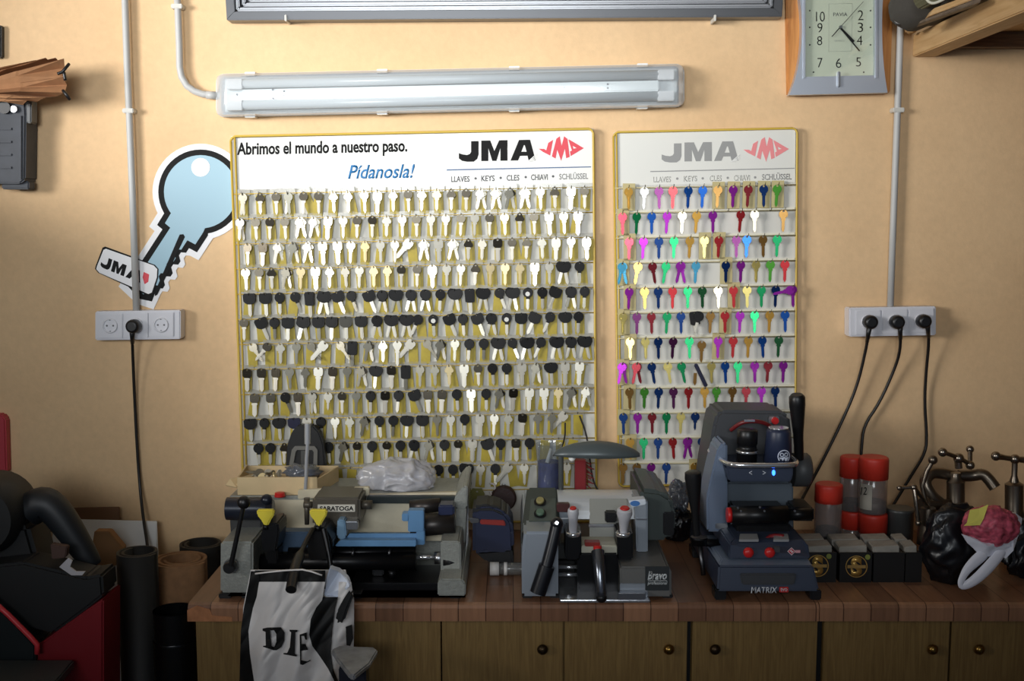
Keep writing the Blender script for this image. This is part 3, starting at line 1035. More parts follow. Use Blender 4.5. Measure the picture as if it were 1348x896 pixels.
# odd keys on the narrow board
metal_key('r', KM['V'], at(1044, 381, .046), 1.35, 'violet key lying sideways above the end of the fifth row, narrow board', GR, (0, 0), 'coloured_key')
head_key('T', HEADB, NICK, at(914, rrow(5, 914) + 1, .0405), -.12, 'black tall plastic-headed key between the coloured keys, sixth row, narrow board', GR, (0, 0))
head_key('b', HEADB, NICK, at(921, rrow(5, 921) + 1, .0485), .22, 'black round plastic-headed key on a shared hook, sixth row, narrow board', GR, (0, 0))
metal_key('r', KM['Z'], at(924, rrow(6, 924) + 6, .0405), .02, 'brown bronze key hanging low in the seventh row, narrow board', GR, (0, 0), 'coloured_key')
t = bpy.data.objects.new('key', None); t.empty_display_size = .01; COL.objects.link(t)
t.location = at(916, rrow(7, 918) + 3, .042); t.rotation_euler = (0, -.46, 0)
MB().box(-.0052, .0052, -.004, .004, -.066, .003, .002).build('bow', HEADN, None).parent = t
o = bpy.context.scene.objects[-1]
tag(t, 'long navy plastic key slanting down across the eighth row, narrow board', 'key', GR)
link('blade', kmesh(('b', 'b'), lambda: bare_blade(.004, -.022, -.056), KM['Z']), t).rotation_euler = (0, .5, 0)
# ------------------------------------------------------------------ printed decal on the wall (plain key shape)
def c4(pts): return [(110 + x / 3.733, 180 + y / 3.733) for x, y in pts]
DC = thing('wall_decal', 'die-cut white sticker with a blue-grey key and a lettered tag beside the wide board', 'sticker', at(240, 395, 0))
def keyprint(grow):
    """outline of a plain key: a disc and a notched blade, each a simple outline"""
    cx, cy, r = 575, 270, 186 + grow
    ax = Vector((-.545, .838)); nx = Vector((.838, .545))
    base = Vector((497, 440))
    def q(a, b): p = base + ax * a + nx * b; return (p.x, p.y)
    g = grow
    pts = [q(-90, -70), q(-90, 80), q(-25, 98 + g), q(52 + g, 98 + g), q(56 + g, 54 + g)]
    for k in range(4):
        z = 85 + k * 70
        pts += [q(z, 54 + g), q(z + 20, 54 + g), q(z + 32, 32 + g), q(z + 50, 32 + g)]
    pts += [q(375 + g, 44 + g), q(397 + g, 10), q(375 + g, -62 - g), q(50 + g, -62 - g), q(46 + g, -96 - g), q(-15, -98 - g)]
    return c4(circ(cx, cy, r, 48)), c4(pts)
def two(nm, grow, d, mat):
    m = MB()
    for k, lp in enumerate(keyprint(grow)):
        pshape(m, [lp], d + .0002 * k, .0006)
    m.build(nm, mat, DC)
two('white_border', 50, .0022, M('decal_white', (236, 236, 238), 0.4))
two('print_outline', 22, .0028, INK)
two('print_key', -6, .0034, M('decal_blue_grey', (152, 186, 202), 0.4))
m = MB(); pshape(m, [c4([(490, 478), (498, 492), (362, 776), (350, 782), (350, 762), (472, 480)])], .0042, .0006)
m.build('print_groove', INK, DC)
m = MB(); pshape(m, [c4(circ(575, 150, 46, 20))], .0040, .0006); m.build('print_hole', M('decal_white', (236, 236, 238)), DC)
TAGW = [(98, 555), (110, 550), (345, 632), (362, 650), (360, 690), (335, 765), (318, 772), (78, 668), (62, 650), (66, 635)]
m = MB(); pshape(m, [c4([(x - 213 and 213 + (x - 213) * 1.04, 662 + (y - 662) * 1.1) for x, y in TAGW])], .0046, .0012); m.build('tag_edge', INK, DC)
m = MB(); pshape(m, [c4(TAGW)], .0052, .0006); m.build('tag', M('decal_white', (236, 236, 238)), DC)
def tagletter(poly, hole_, x0, x1, nm='print_letter', mt=INK):
    # letters run along the slanting tag
    o = Vector((84, 640)); ex = Vector((.93, .37)); ey = Vector((.26, -.96))
    f = lambda p: tuple(o + ex * (x0 + (x1 - x0) * p[0]) + ey * (56 * p[1]))
    m = MB(); pshape(m, [c4([f(p) for p in poly])] + ([c4([f(p) for p in hole_])] if hole_ else []), .0058, .0006)
    m.build(nm, mt, DC)
tagletter(JJ, None, -4, 46)
tagletter(MM_, None, 54, 122)
tagletter(AA, AH, 130, 208)
m = MB(); pshape(m, [c4([(296, 664), (322, 676), (318, 712), (300, 724), (290, 690)])], .0058, .0006); m.build('print_diamond', RED_INK, DC)

# ------------------------------------------------------------------ wall clock
ck = thing('wall_clock', 'square wall clock with a waisted silver frame on an orange pine board', 'clock', at(1105, 124, 0))
MB().pp([(1034, -56), (1178, -58), (1172, 121.5), (1037.5, 125.5)], .022, 0, .003).build('back_board', M_CLOCKWOOD, ck)
SILV = M('satin_silver', (186, 192, 202), 0.34, 0.55)
def side(x0, xm, x1):
    return [(x0, -53)] + [(xm + (x0 - xm) * ((36 - v) / 89.0) ** 2, v) for v in (-38, -20, -2, 14, 30)] + [(xm + (x1 - xm) * ((v - 36) / 89.0) ** 2.2, v) for v in (42, 58, 74, 90, 106)] + [(x1, 124.5)]
l = [(u, v + .6) for u, v in side(1040, 1055.6, 1039)]
r_ = [(u, v - (u - 1040) * .02) for u, v in side(1168, 1161.2, 1168.5)]
m = MB()
pshape(m, [l + r_[::-1], [(1060, -28), (1152, -29), (1152, 99), (1060, 101)]], .046, .024)
m.build('frame', SILV, ck)
for a, b_ in ((1057, 1060.5), (1152, 1155.5)):
    MB().pb(a, -30, b_, 103, .050, .046, .001).build('trim_strip', SILV, ck)
MB().pb(1059, -29, 1153, 101.5, .030, .0225).build('dial', M('dial_cream', (222, 224, 208), 0.5), ck)
for s, u, v, w, h in (('10', 1080, 21.8, 11.5, 13), ('9', 1079.4, 36.5, 6.6, 12.5), ('8', 1079, 53.5, 6.8, 12), ('7', 1079.5, 82.5, 6.6, 12.5), ('6', 1104, 83, 7.2, 12.5),
                      ('5', 1130.2, 81.5, 6.6, 12), ('4', 1131.6, 53, 7.2, 12.5), ('3', 1132.7, 36, 7, 12.5), ('2', 1133, 20, 7.2, 13), ('12', 1106, -10, 12, 13), ('11', 1082, -9, 9, 13), ('1', 1132, -10, 4, 13)):
    text('numeral', s, (u - w / 2, v - h / 2, u + w / 2, v + h / 2), .0306, INK, ck, bold=-.008)
text('print_name', 'PAVIA', (1097, 16.5, 1115.5, 21.3), .0306, GREY_INK, ck)
text('print_quartz', 'QUARTZ', (1098.5, 52.5, 1112, 55), .0306, PALER, ck)
m = MB()
for q in (((1091, 5), (1122, 4.6)), ((1122, 4.6), (1121, 67)), ((1121, 67), (1091, 68)), ((1091, 68), (1091, 5))):
    (a, b_), (c, e) = q
    m.tube([at(a, b_, .0303), at(c, e, .0303)], .0004, 4)
m.build('print_frame', PALER, ck)
m = MB()
for v in (14, 36, 59):
    for u in (1066, 1146):
        pshape(m, [circ(u, v, 1.1, 8)], .0306, .0005)
for u in (1071, 1137):
    pshape(m, [circ(u, 95, 1.1, 8)], .0306, .0005)
m.build('print_minute_dots', INK, ck)
def hand(nm, a, b_, w, d, tip=.4):
    a, b_ = Vector(a), Vector(b_)
    n_ = Vector((-(b_ - a).y, (b_ - a).x)).normalized() * w
    m = MB(); pshape(m, [[tuple(a + n_), tuple(b_ + n_ * tip), tuple(b_ - n_ * tip), tuple(a - n_)]], d, .0006); m.build(nm, INK, ck)
hand('hour_hand', (1105.5, 35.6), (1124, 55), 1.2, .034, 1.5)
hand('minute_hand', (1105.5, 35.6), (1131.6, 67), .9, .036, .9)
hand('second_hand', (1095, 48), (1136.6, 2), .38, .038, .7)
hand('alarm_hand', (1105.9, 36), (1095.4, 48), .7, .037, .8)
p = at(1105.9, 36, .0305)
MB().cyl(p, p + Vector((0, -.009, 0)), .004, seg=14).build('hand_pin', STEEL, ck)
MB().pb(1103, 94, 1106.8, 114, .054, .044, .0015).build('bail', STEEL, ck)
MB().pb(1059.5, -28.5, 1152.5, 101, .0445, .0435).build('glass', clear_plastic('clock_glass', (250, 252, 250), .3, .05), ck)

# ------------------------------------------------------------------ shelf at the upper right
sh = thing('wall_shelf', 'rough pine shelf with a thick pine bearer reaching out from the wall, upper right', 'shelf', at(1216, 74, 0))
a, b_ = at(1202, 45.5, 0), at(1202, 75, 0)
x0, x1 = a.x, a.x + .062
MB().box(x0, x1, -.85, 0, b_.z, a.z, .003).build('bearer', M_PINE, sh)
MB().box(x0 + .06, x0 + 1.2, -.85, 0, a.z + .001, a.z + .022, .002).build('plank', M_PINE, sh)
MB().box(x0 + .062, x0 + 1.2, -.045, 0, b_.z + .02, a.z, .002).build('shade_cleat', grain_wood('shade_cleat_wood', (120, 88, 58), (92, 66, 42), (3, 30, 30)), sh)  # added dark strip standing for the bearer's shadow on the wall
MB().box(x0 - .03, x0 + .1, -.55, 0, a.z + .0225, a.z + .034, .002).build('plank', grain_wood('dark_board', (84, 66, 52), (58, 44, 36), (30, 3, 30)), sh)
ZS = a.z + .035
bg = thing('tool_bag', 'rolled black fabric bag lying on the end of the pine shelf', 'bag', (x0 + .0, -.2, ZS))
m = MB()
pts = [at(1190, 17, .10), at(1205, 8, .14), at(1235, -4, .2), at(1280, -30, .3)]
m.tube(pts, lambda t: .048 + .012 * math.sin(3 * t), 16, 2)
for v in m.b.verts:
    v.co += Vector((1, .4, 1)) * .006 * noise.noise(v.co * 22)
m.build('roll', M('black_canvas', (66, 63, 58), 0.85, bump=.4, bs=60), bg, True)
p = at(1187, 21, .135)
MB().lathe([(0, .022), (.7, .024), (1, .020)], p + Vector((.012, .012, 0)), p + Vector((-.006, -.012, -.002)), 20).build('end_cap', BLACK, bg)
lg = [at(1207, -6, .27), at(1208, 4, .27), at(1215, 12.5, .28), at(1226, 10, .29), at(1243, 0, .31), at(1262, -16, .35)]
oval = thing('piped_cover', 'olive cloth cover edged with pale piping, on top of the black bag', 'cover', lg[2])
m = MB(); m.prism([p + Vector((0, -.045, .004)) for p in lg] + [lg[-1] + Vector((0, -.045, .05)), lg[0] + Vector((0, -.045, .05))], [p + Vector((0, .03, .004)) for p in lg] + [lg[-1] + Vector((0, .03, .05)), lg[0] + Vector((0, .03, .05))], .004)
m.build('cloth', M('olive_cloth', (92, 90, 66), 0.9, bump=.3, bs=90), oval)
MB().tube([p + Vector((0, -.048, .004)) for p in lg], .0035, 8, 2).build('piping', M('piping_cream', (196, 194, 178), 0.6), oval)
w1 = MB().prism([at(1222, 22, .34), at(1229, 11, .34), at(1290, -12, .52), at(1292, -5, .52)], [at(1222, 22, .34) + Vector((.02, .08, .006)), at(1229, 11, .34) + Vector((.02, .08, .006)), at(1290, -12, .52) + Vector((.02, .08, .006)), at(1292, -5, .52) + Vector((.02, .08, .006))], .002)
tag(w1.build('wood_offcut', M_PINE), 'pale pine offcut lying along the shelf beside the black bag', 'wood')
w2 = MB().prism([at(1209, 32, .31), at(1212, 27, .31), at(1290, -4, .53), at(1292, 2, .53)], [p + Vector((.02, .07, .004)) for p in (at(1209, 32, .31), at(1212, 27, .31), at(1290, -4, .53), at(1292, 2, .53))], .002)
tag(w2.build('wood_offcut', grain_wood('grey_board', (120, 104, 88), (88, 74, 62), (30, 3, 30))), 'thin greyish board lying on the shelf under the pine offcut', 'wood')
tag(MB().ball(at(1199, 40, .05), .012, 1.2, .9, .7, 12, .4).build('cork', M('cork_tan', (178, 140, 92), 0.9)), 'small tan lump on the wall end of the shelf below the bag', 'cork')

# ------------------------------------------------------------------ things on the left edge of the wall
cr = thing('tool_case', 'dark slate plastic tool case hung on the wall at the left edge', 'case', at(10, 246, 0))
SLATE = M('slate_plastic', (62, 66, 74), 0.6, var=.15, vs=30)
MB().pp([(-130, 108), (0, 96), (14, 98), (28, 108), (32, 122), (34, 150), (33, 236), (26, 242), (-130, 240)], .075, .0, .004).build('body', SLATE, cr)
for k in range(4):
    MB().pb(-120, 168 + k * 17, 15, 171 + k * 17, .079, .075, .001).build('rib', SLATE, cr)
MB().pb(25, 152, 28, 236, .080, .075, .001).build('rib', SLATE, cr)
MB().pb(33, 132, 41, 162, .07, .03, .003).build('latch', M('grey_latch', (96, 98, 100), 0.5), cr)
p = at(8, 142, .075)
MB().cyl(p, p + Vector((0, -.012, 0)), .016, seg=18).build('knob', BLACK, cr)
p = at(20, 144, .075)
MB().cyl(p, p + Vector((0, -.010, 0)), .009, seg=14).build('bolt', STEEL, cr)
MB().pb(2, 238, 38, 249, .06, .02, .003).build('foot', SLATE, cr)
pb_ = thing('paper_bundle', 'crumpled fan of brown kraft paper sticking out above the dark tool case', 'paper', at(45, 132, .1))
KRAFT = M('kraft_paper', (156, 112, 76), 0.85, var=.15, vs=25)
random.seed(11)
far = [(40, 84), (47, 79), (53, 82), (60, 76), (66, 81), (73, 76), (78, 81), (84, 77), (85, 90), (83, 101), (88, 112), (85, 122), (74, 127), (60, 128), (48, 134), (36, 132), (30, 138)]
near = [(-70 + 3 * k, 104 + 1.6 * k) for k in range(len(far))]
for i in range(len(far) - 1):
    za_, zb_ = (.135, .105) if i % 2 else (.105, .135)
    q = [at(*near[i], .10), at(*far[i], za_), at(*far[i + 1], zb_), at(*near[i + 1], .10)]
    m_ = [q[0].lerp(q[1], .55) + Vector((0, -.012 * (i % 3), 0)), q[3].lerp(q[2], .55) + Vector((0, -.012 * ((i + 1) % 3), 0))]
    m = MB()
    for f_ in ([q[0], m_[0], m_[1], q[3]], [m_[0], q[1], q[2], m_[1]]):
        m.prism(f_, [p + Vector((0, .0014, 0)) for p in f_])
    m.build('paper_fold', KRAFT, pb_)
MB().pp([(-70, 110), (20, 112), (56, 128), (36, 132), (-70, 136)], .104, .088, .003).build('paper_core', KRAFT, pb_)
for q in (((76, 97, .15), (82, 95, .15), (86, 90, .15), (91, 84, .14)), ((84, 95, .15), (86, 106, .15)), ((83, 119, .14), (87, 124, .15), (92, 131, .14))):
    MB().tube([at(*p) for p in q], .0042, 6, 1).build('tie', BLACK, pb_)
tag(MB().pb(-40, 33, 1.5, 76, .02, 0, .003).build('switch_box', BLACK), 'black box on the wall at the extreme upper left edge', 'box')
tag(MB().pp([(-60, 545), (1, 545), (7, 552), (9, 622), (-60, 622)], .03, 0, .004).build('plastic_box', M('dull_pink_plastic', (186, 62, 74), 0.5)), 'dull red plastic box on the wall at the left edge', 'box')
# ------------------------------------------------------------------ counter
FD = .60
xl = at(247, 800, FD).x
xr = 2.1
wt = thing('worktop', 'long butcher-block patterned worktop carrying the key machines', 'worktop', ((xl + xr) / 2, -.3, WT - .042))
def top_slab(xa, xb, nm, lift=0.0):
    m = MB()
    prof = [(-FD, WT - .040), (-FD, WT - .010 + lift), (-FD + .004, WT - .003 + lift), (-FD + .012, WT + lift * .5), (-FD + .05, WT), (0, WT), (0, WT - .040)]
    m.prism([Vector((xa, y, z)) for y, z in prof], [Vector((xb, y, z)) for y, z in prof])
    return m.build(nm, M_TOP, wt)
xj = at(1079, 800, FD).x
top_slab(xl, xj - .0008, 'top_panel')
top_slab(xj + .0008, xr, 'top_panel', .0008)
# worn corner of the laminate
m = MB()
m.prism([Vector((xl - .001, -FD - .0012, WT - .040)), Vector((xl + .10, -FD - .0012, WT - .040)), Vector((xl + .10, -FD - .0012, WT - .030)), Vector((xl + .055, -FD - .0012, WT - .026)), Vector((xl + .05, -FD - .0012, WT - .012)), Vector((xl + .02, -FD - .0012, WT - .004)), Vector((xl - .001, -FD - .0012, WT - .014))],
        [Vector((xl - .001, -FD + .004, WT - .040)), Vector((xl + .10, -FD + .004, WT - .040)), Vector((xl + .10, -FD + .004, WT - .030)), Vector((xl + .055, -FD + .004, WT - .026)), Vector((xl + .05, -FD + .004, WT - .012)), Vector((xl + .02, -FD + .004, WT - .004)), Vector((xl - .001, -FD + .004, WT - .014))])
m.build('worn_corner', M('raw_chipboard', (168, 112, 74), 0.8, var=.2, vs=60), wt)

CD = .555
def X(u): return at(u, 850, CD + .018).x
ZT, ZB, ZP = WT - .0405, .08, .02
def cabinet(label, u0, u1, doors, group='oak base cabinets under the worktop', side_panel=False):
    t = thing('base_cabinet', label, 'cabinet', ((X(u0) + X(u1)) / 2, -.28, 0), group)
    MB().box(X(u0) + .001, X(u1) - .001, -CD, -.02, ZB, ZT, .001).build('carcass', M_OAK, t)
    MB().box(X(u0) + .02, X(u1) - .02, -CD + .05, -.05, 0, ZB).build('plinth', BLACK, t)
    for a, b_, kn in doors:
        d = MB().box(X(a) + .0008, X(b_) - .0008, -CD - .018, -CD - .0005, ZB + .01, ZT - .003, .0018).build('door', M_OAK, t)
        if kn:
            p = at(kn, 851.5, CD + .018)
            MB().lathe([(0, .004), (.35, .004), (.45, .0105), (.62, .0125), (.85, .0095), (1, .003)], p, p + Vector((0, -.024, 0)), 18).build('knob', BRASS if kn not in (940, 714) else M('dark_bronze', (70, 56, 40), .4, .9), d)
    return t
cabinet('oak cabinet at the left end of the worktop behind the hanging bag', 255, 580.5, [(318, 580.5, None)])
cabinet('oak cabinet with two knobbed doors under the silver double-handled machine', 581.5, 905, [(581.5, 741.5, 714), (743, 905, 879.5)])
cabinet('narrow oak cabinet with one dark knob under the tall navy machine', 910.5, 1076, [(911, 1076, 940)])
cabinet('oak cabinet with two brass knobs under the bags and taps', 1084, 1420, [(1084, 1250, 1225), (1252, 1420, 1286)])
for a, b_ in ((905.3, 910.3), (1076.3, 1083.7)):
    tag(MB().box(X(a), X(b_), -CD - .002, -.05, .0, ZT).build('gap_shade_strip', GAP_SHADE), 'black shade strip in the gap between two oak cabinets, %s the tall navy machine' % ('left below' if a < 1000 else 'right below'), 'filler')  # solid black strip put in for the shade of an open gap

# worktop clutter helper: the smallest depth/height pairs are measured in the photograph
def foot(u, v):
    """point on the worktop seen at pixel (u, v)"""
    return on_z(u, v, WT)
MB.MINZ = WT + .0012
# ------------------------------------------------------------------ machine materials
HAM = M('grey_hammerite', (148, 150, 144), 0.42, .2, var=.12, vs=120, bump=.25, bs=260)
CREAMP = M('worn_cream_enamel', (204, 194, 168), 0.45, var=.16, vs=14)
OILED = M('oily_black_steel', (26, 26, 28), 0.35, .5)
TABLEB = M('blue_enamel', (100, 144, 186), 0.35, var=.08, vs=20)
TABLED = M('dim_blue_enamel', (70, 92, 118), 0.4)
YEL = M('yellow_plastic', (222, 204, 62), 0.4)
def S(u, v, d, px):
    """length in metres of px pixels at depth d"""
    return (at(u + px, v, d) - at(u, v, d)).length
def rod(m, a, b_, px, px2=None, seg=16):
    p, q = at(*a), at(*b_)
    return m.cyl(p, q, S(a[0], a[1], a[2], px), S(b_[0], b_[1], b_[2], px if px2 is None else px2), seg)
def disc(m, u, v, d, rpx, th, seg=24, prof=None):
    p = at(u, v, d)
    r = S(u, v, d, rpx)
    return m.lathe([(0, r), (.8, r), (1, r * .88)] if prof is None else [(t, k * r) for t, k in prof], p, p + Vector((0, -th, 0)), seg)

# ------------------------------------------------------------------ old grey key cutter (left)
sg = thing('key_machine', 'old grey and cream key cutting machine with blue table and yellow wing knobs', 'machine', at(455, 795, .4) * 1)
sg.location.z = WT
b = MB()
b.pb(302, 700, 606, 793, .34, .14, .004, WT + .012)                       # bed block at the back
b.pp([(460, 788), (612, 788), (612, 795.5), (460, 795.5)], .585, .20, .002, WT + .010)
b.pb(300, 786, 470, 795, .575, .20, .003, WT + .010)
b.pp([(576, 766), (580, 762), (608, 762), (613, 768), (613, 790), (576, 790)], .575, .22, .003, WT + .010)
b.pp([(580, 712), (604, 712), (607, 716), (607, 768), (580, 768)], .50, .24, .003)
b.pb(500, 744, 580, 768, .40, .30, .002)
b.build('base', HAM, sg)
MB().pb(462, 767, 577, 787, .535, .40, .002).build('channel', OILED, sg)
for u in (298, 328, 470, 600):
    p = at(u, 792, .55)
    MB().box(p.x - .014, p.x + .014, -.565, -.53, WT + .0003, WT + .0113, .002).build('foot', RUBBER, sg)
MB().pb(290, 713, 333, 795, .56, .24, .005, WT + .0116).build('gear_housing', HAM, sg)
h = MB()
disc(h, 305, 743, .56, 9.5, .012, prof=[(0, 1), (1, .95)])
h.build('hub_plate', STEEL, sg)
h = MB()
disc(h, 304, 744, .572, 8, .022)
rod(h, (304, 744, .592), (320, 668, .60), 3.4, 2.8)
h.ball(at(321, 661, .60), S(321, 661, .60, 8.8))
h.build('crank_lever', BLACK, sg, True)
m = MB()
rod(m, (299, 669, .45), (352, 669, .45), 15, 15, 24)
rod(m, (352, 669, .45), (360, 669, .45), 15, 11, 24)
m.ball(at(351, 658, .46), S(351, 658, .46, 8))
m.build('motor_cover', M('blue_black_enamel', (34, 38, 50), 0.3, .2), sg, True)
MB().pp([(302, 680), (345, 680), (345, 713), (304, 713)], .44, .26, .004).build('motor_bracket', M('dark_grey_casting', (62, 62, 62), 0.5, .3), sg)
g = MB()
g.prism([at(358, 655, .33), at(604, 648, .33), at(604, 712, .38), at(358, 712, .38)], [at(358, 655, .33) + Vector((0, .02, 0)), at(604, 648, .33) + Vector((0, .02, 0)), at(604, 712, .38) + Vector((0, .02, 0)), at(358, 712, .38) + Vector((0, .02, 0))], .003)
g.build('splash_guard', CREAMP, sg)
lid = MB()
zt = at(480, 642, .26).z
for q in (((392, 657), (480, 657)),):
    pass
pL, pR = at(302, 652, .33), at(612, 646, .33)
lid.box(pL.x, pR.x, -.335, -.14, pL.z - .012, pL.z, .003)
lid.build('top_cover', HAM, sg)
m = MB()
a_, b_ = at(484, 652, .335), at(600, 652, .335)
m.box(a_.x, b_.x, -.355, -.336, pL.z - .014, pL.z + .004, .002)
m.build('tray_front', M('dark_green_grey', (52, 58, 58), 0.35, .3), sg)
m = MB()
m.pp([(392, 645), (486, 641), (486, 652), (392, 657)], .352, .336, .002)
m.build('lid_strip', CREAMP, sg)
m = MB()
m.pp([(595, 668), (600, 652), (610, 640), (616, 640), (615, 668)], .37, .14, .003)
m.pp([(600, 668), (614, 668), (612, 716), (600, 716)], .37, .16, .003)
m.build('end_arm', HAM, sg)
MB().pp([(614, 652), (616.5, 652), (616.5, 718), (613, 740)], .30, .12, .001).build('end_plate', CHROME, sg)
# carriage head with name plate
m = MB()
m.pb(411, 655, 474, 692, .45, .33, .006)
rod(m, (474, 664, .42), (490, 664, .42), 6, 6); rod(m, (400, 664, .43), (411, 664, .43), 4.5, 4.5); rod(m, (404, 655, .42), (404, 690, .42), 4, 3)
m.build('cutter_head', M('brown_grey_casting', (92, 86, 76), 0.4, .4), sg)
MB().pb(418, 664, 467.5, 673.5, .4535, .4505, .0006).build('name_plate', M('plate_white', (206, 202, 190), 0.45), sg)
text('print_name', 'SARATOGA', (421, 666, 465.5, 672), .4538, INK, sg, bold=.03)
m = MB()
m.pp([(449, 717), (460, 702), (551, 702), (551, 717)], .46, .455, .0)
m.prism([at(447, 711, .50), at(548, 711, .50), at(548, 719, .50), at(440, 719, .50)], [at(462, 700, .38), at(548, 700, .38), at(548, 712, .38), at(462, 712, .38)], .002)
m.build('table', TABLEB, sg)
m = MB()
m.pb(537, 672, 558, 700, .47, .44, .002); m.pb(548, 698, 559, 717, .47, .42, .002); m.pb(529, 676, 541, 686, .468, .44, .002)
m.build('table_stop', TABLEB, sg)
m = MB()
rod(m, (541, 692, .42), (599, 688, .42), 15, 14, 22); rod(m, (540, 668, .38), (580, 664, .38), 10, 9, 18)
m.build('grinding_drum', M('gunmetal', (66, 62, 60), .38, .7), sg)
m = MB()
m.pb(577, 665, 598, 682, .43, .38, .004)
m.build('drum_guard', M('navy_enamel', (34, 42, 74), .35), sg)
MB().pp([(362, 700), (432, 700), (428, 726), (350, 726)], .44, .40, .003).build('carriage_plate', TABLED, sg)
m = MB()
rod(m, (330, 740, .48), (548, 738, .48), 11.5, 11.5, 20); rod(m, (380, 728, .46), (548, 726, .46), 8, 8)
m.pb(468, 722, 530, 736, .47, .40, .003); m.pb(490, 740, 505, 758, .49, .44, .003)
rod(m, (516, 760, .50), (516, 750, .50), 4.5, 5.5, 12)
m.build('carriage', OILED, sg)
m = MB()
for u in (466, 514):
    rod(m, (u, 722, .49), (u - 2, 730, .50), 2, 2, 10)
m.build('set_screws', DSTEEL, sg)
m = MB(); rod(m, (546, 733.5, .48), (573, 733, .48), 2.9, 2.9); m.build('spindle_rod', CHROME, sg)
m = MB(); rod(m, (572, 734, .48), (584, 734, .48), 8.2, 8.2, 24); m.build('spindle_collar', STEEL, sg)
m = MB(); rod(m, (584, 737, .48), (603, 737, .48), 12, 11, 24); m.build('feed_knob', BLACK, sg)
def wing_knob(u, v):
    k = MB()
    k.pp([(u - 11.5, v - 11), (u + 11.5, v - 11), (u + 12, v - 5), (u + 6, v + 4.5), (u + 3.5, v + 10.5), (u - 1.5, v + 10.5), (u - 4, v + 4.5), (u - 11, v - 4)], .545, .53, .003)
    return k.build('wing_knob', YEL, sg)
wing_knob(349, 682); wing_knob(418.5, 682)
m = MB()
m.pp([(343, 700), (350, 690), (366, 688), (368, 700), (364, 725), (345, 727)], .54, .45, .004)
m.pp([(347, 724), (366, 722), (366, 745), (352, 745)], .50, .44, .003)
rod(m, (350, 696, .537), (350, 690, .537), 4.5, 4, 12)
m.build('clamp', OILED, sg)
m = MB()
m.pp([(404, 712), (412, 694), (428, 694), (438, 712), (436, 736), (406, 738)], .535, .45, .004)
rod(m, (419, 698, .537), (419, 691, .537), 4.5, 4, 12)
m.build('clamp', OILED, sg)
m = MB()
P0 = [at(412, 696, .545), at(398, 722, .60), at(388, 748, .67), at(383, 776, .725)]
m.tube(P0, lambda t: .0058 + .006 * (t > .45), 14, 2)
m.build('clamp_lever', BLACK, sg, True)
m = MB()
m.tube([at(426, 696, .545), at(432, 722, .56), at(436, 750, .575), at(438, 776, .59)], lambda t: .0068 - .002 * t, 12, 1)
m.build('clamp_lever', OILED, sg, True)
m = MB()
m.pp([(444, 684), (454, 684), (456, 706), (450, 712), (443, 706)], .48, .44, .003)
m.build('gauge_bracket', M('pale_blue_enamel', (124, 158, 186), .4), sg)
m = MB()
m.pb(453, 686, 471, 697, .47, .45, .002)
m.build('gauge_block', STEEL, sg)
m = MB(); m.pp([(398, 760), (402, 744), (428, 738), (440, 752), (440, 766)], .47, .44, .003); m.build('lower_plate', TABLED, sg)

# ------------------------------------------------------------------ silver key cutter with two clamps (middle)
BODY = M('silver_grey_paint', (152, 160, 170), 0.38, .3)
GREEN = M('grey_green_plastic', (62, 70, 68), 0.42)
DGREY = M('stone_grey_paint', (104, 104, 102), 0.5, .1, bump=.15, bs=300)
BSIL = M('satin_hood', (214, 218, 222), .34, .25)
br = thing('key_machine', 'silver and grey-green key duplicating machine with two white-topped clamp handles and a lamp', 'machine', at(787, 795, .4))
br.location.z = WT
m = MB()
m.pp([(687, 726), (690, 700), (735, 700), (735, 794), (687, 794)], .575, .18, .006, WT + .008)
m.build('left_pedestal', BODY, br)
m = MB()
m.prism([at(816, 746, .575), at(880, 746, .575), at(884, 750, .575), Vector((at(884, 790, .575).x, -.575, WT + .008)), Vector((at(816, 790, .575).x, -.575, WT + .008))],
        [Vector((at(816, 746, .575).x, -.2, at(816, 720, .45).z)), Vector((at(880, 746, .575).x, -.2, at(880, 720, .45).z)), Vector((at(884, 750, .575).x, -.2, at(884, 724, .45).z)), Vector((at(884, 790, .575).x, -.2, WT + .008)), Vector((at(816, 790, .575).x, -.2, WT + .008))], .004)
m.build('right_pedestal', DGREY, br)
MB().pb(816, 768, 853, 786, .577, .570, .002).build('front_cover', BODY, br)
MB().pb(849.5, 745.5, 881, 777, .579, .5755, .001).build('name_plate', M('plate_charcoal', (44, 48, 50), .45), br)
text('print_name', 'Bravo', (852.5, 751.5, 878, 763), .5794, M('plate_lettering', (206, 212, 214), .4), br, shear=.25, bold=.03)
text('print_name', 'professional', (852.5, 765, 878.5, 770.5), .5794, M('plate_lettering', (190, 196, 198), .4), br, shear=.2, bold=.01)
MB().pb(853, 763.9, 878, 764.5, .5794, .579).build('print_line', M('plate_lettering', (190, 196, 198)), br)
for u in (694, 730, 822, 878):
    p = at(u, 792, .55)
    MB().box(p.x - .012, p.x + .012, -.562, -.53, WT + .0003, WT + .0078, .002).build('foot', RUBBER, br)
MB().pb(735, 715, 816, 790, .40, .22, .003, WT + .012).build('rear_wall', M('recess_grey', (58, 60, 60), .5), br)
t_ = MB()
pa, pc = at(737, 794, .595), at(856, 794, .595)
t_.box(pa.x, pc.x, -.594, -.36, WT + .0008, WT + .008, .002)
t_.build('chip_tray', CHROME, br)
MB().pb(814, 780, 850, 789, .594, .580, .0015, WT + .0085).build('tray_block', STEEL, br)
m = MB()
for v in (746, 756):
    rod(m, (735, v, .50), (765, v, .50), 2.6, 2.6, 12)
m.build('slide_rods', CHROME, br)
MB().pp([(735, 738), (762, 738), (762, 785), (735, 785)], .42, .40, .001).build('shadow_panel', GAP_SHADE, br)  # black sheet set in as the shade behind the slide rods
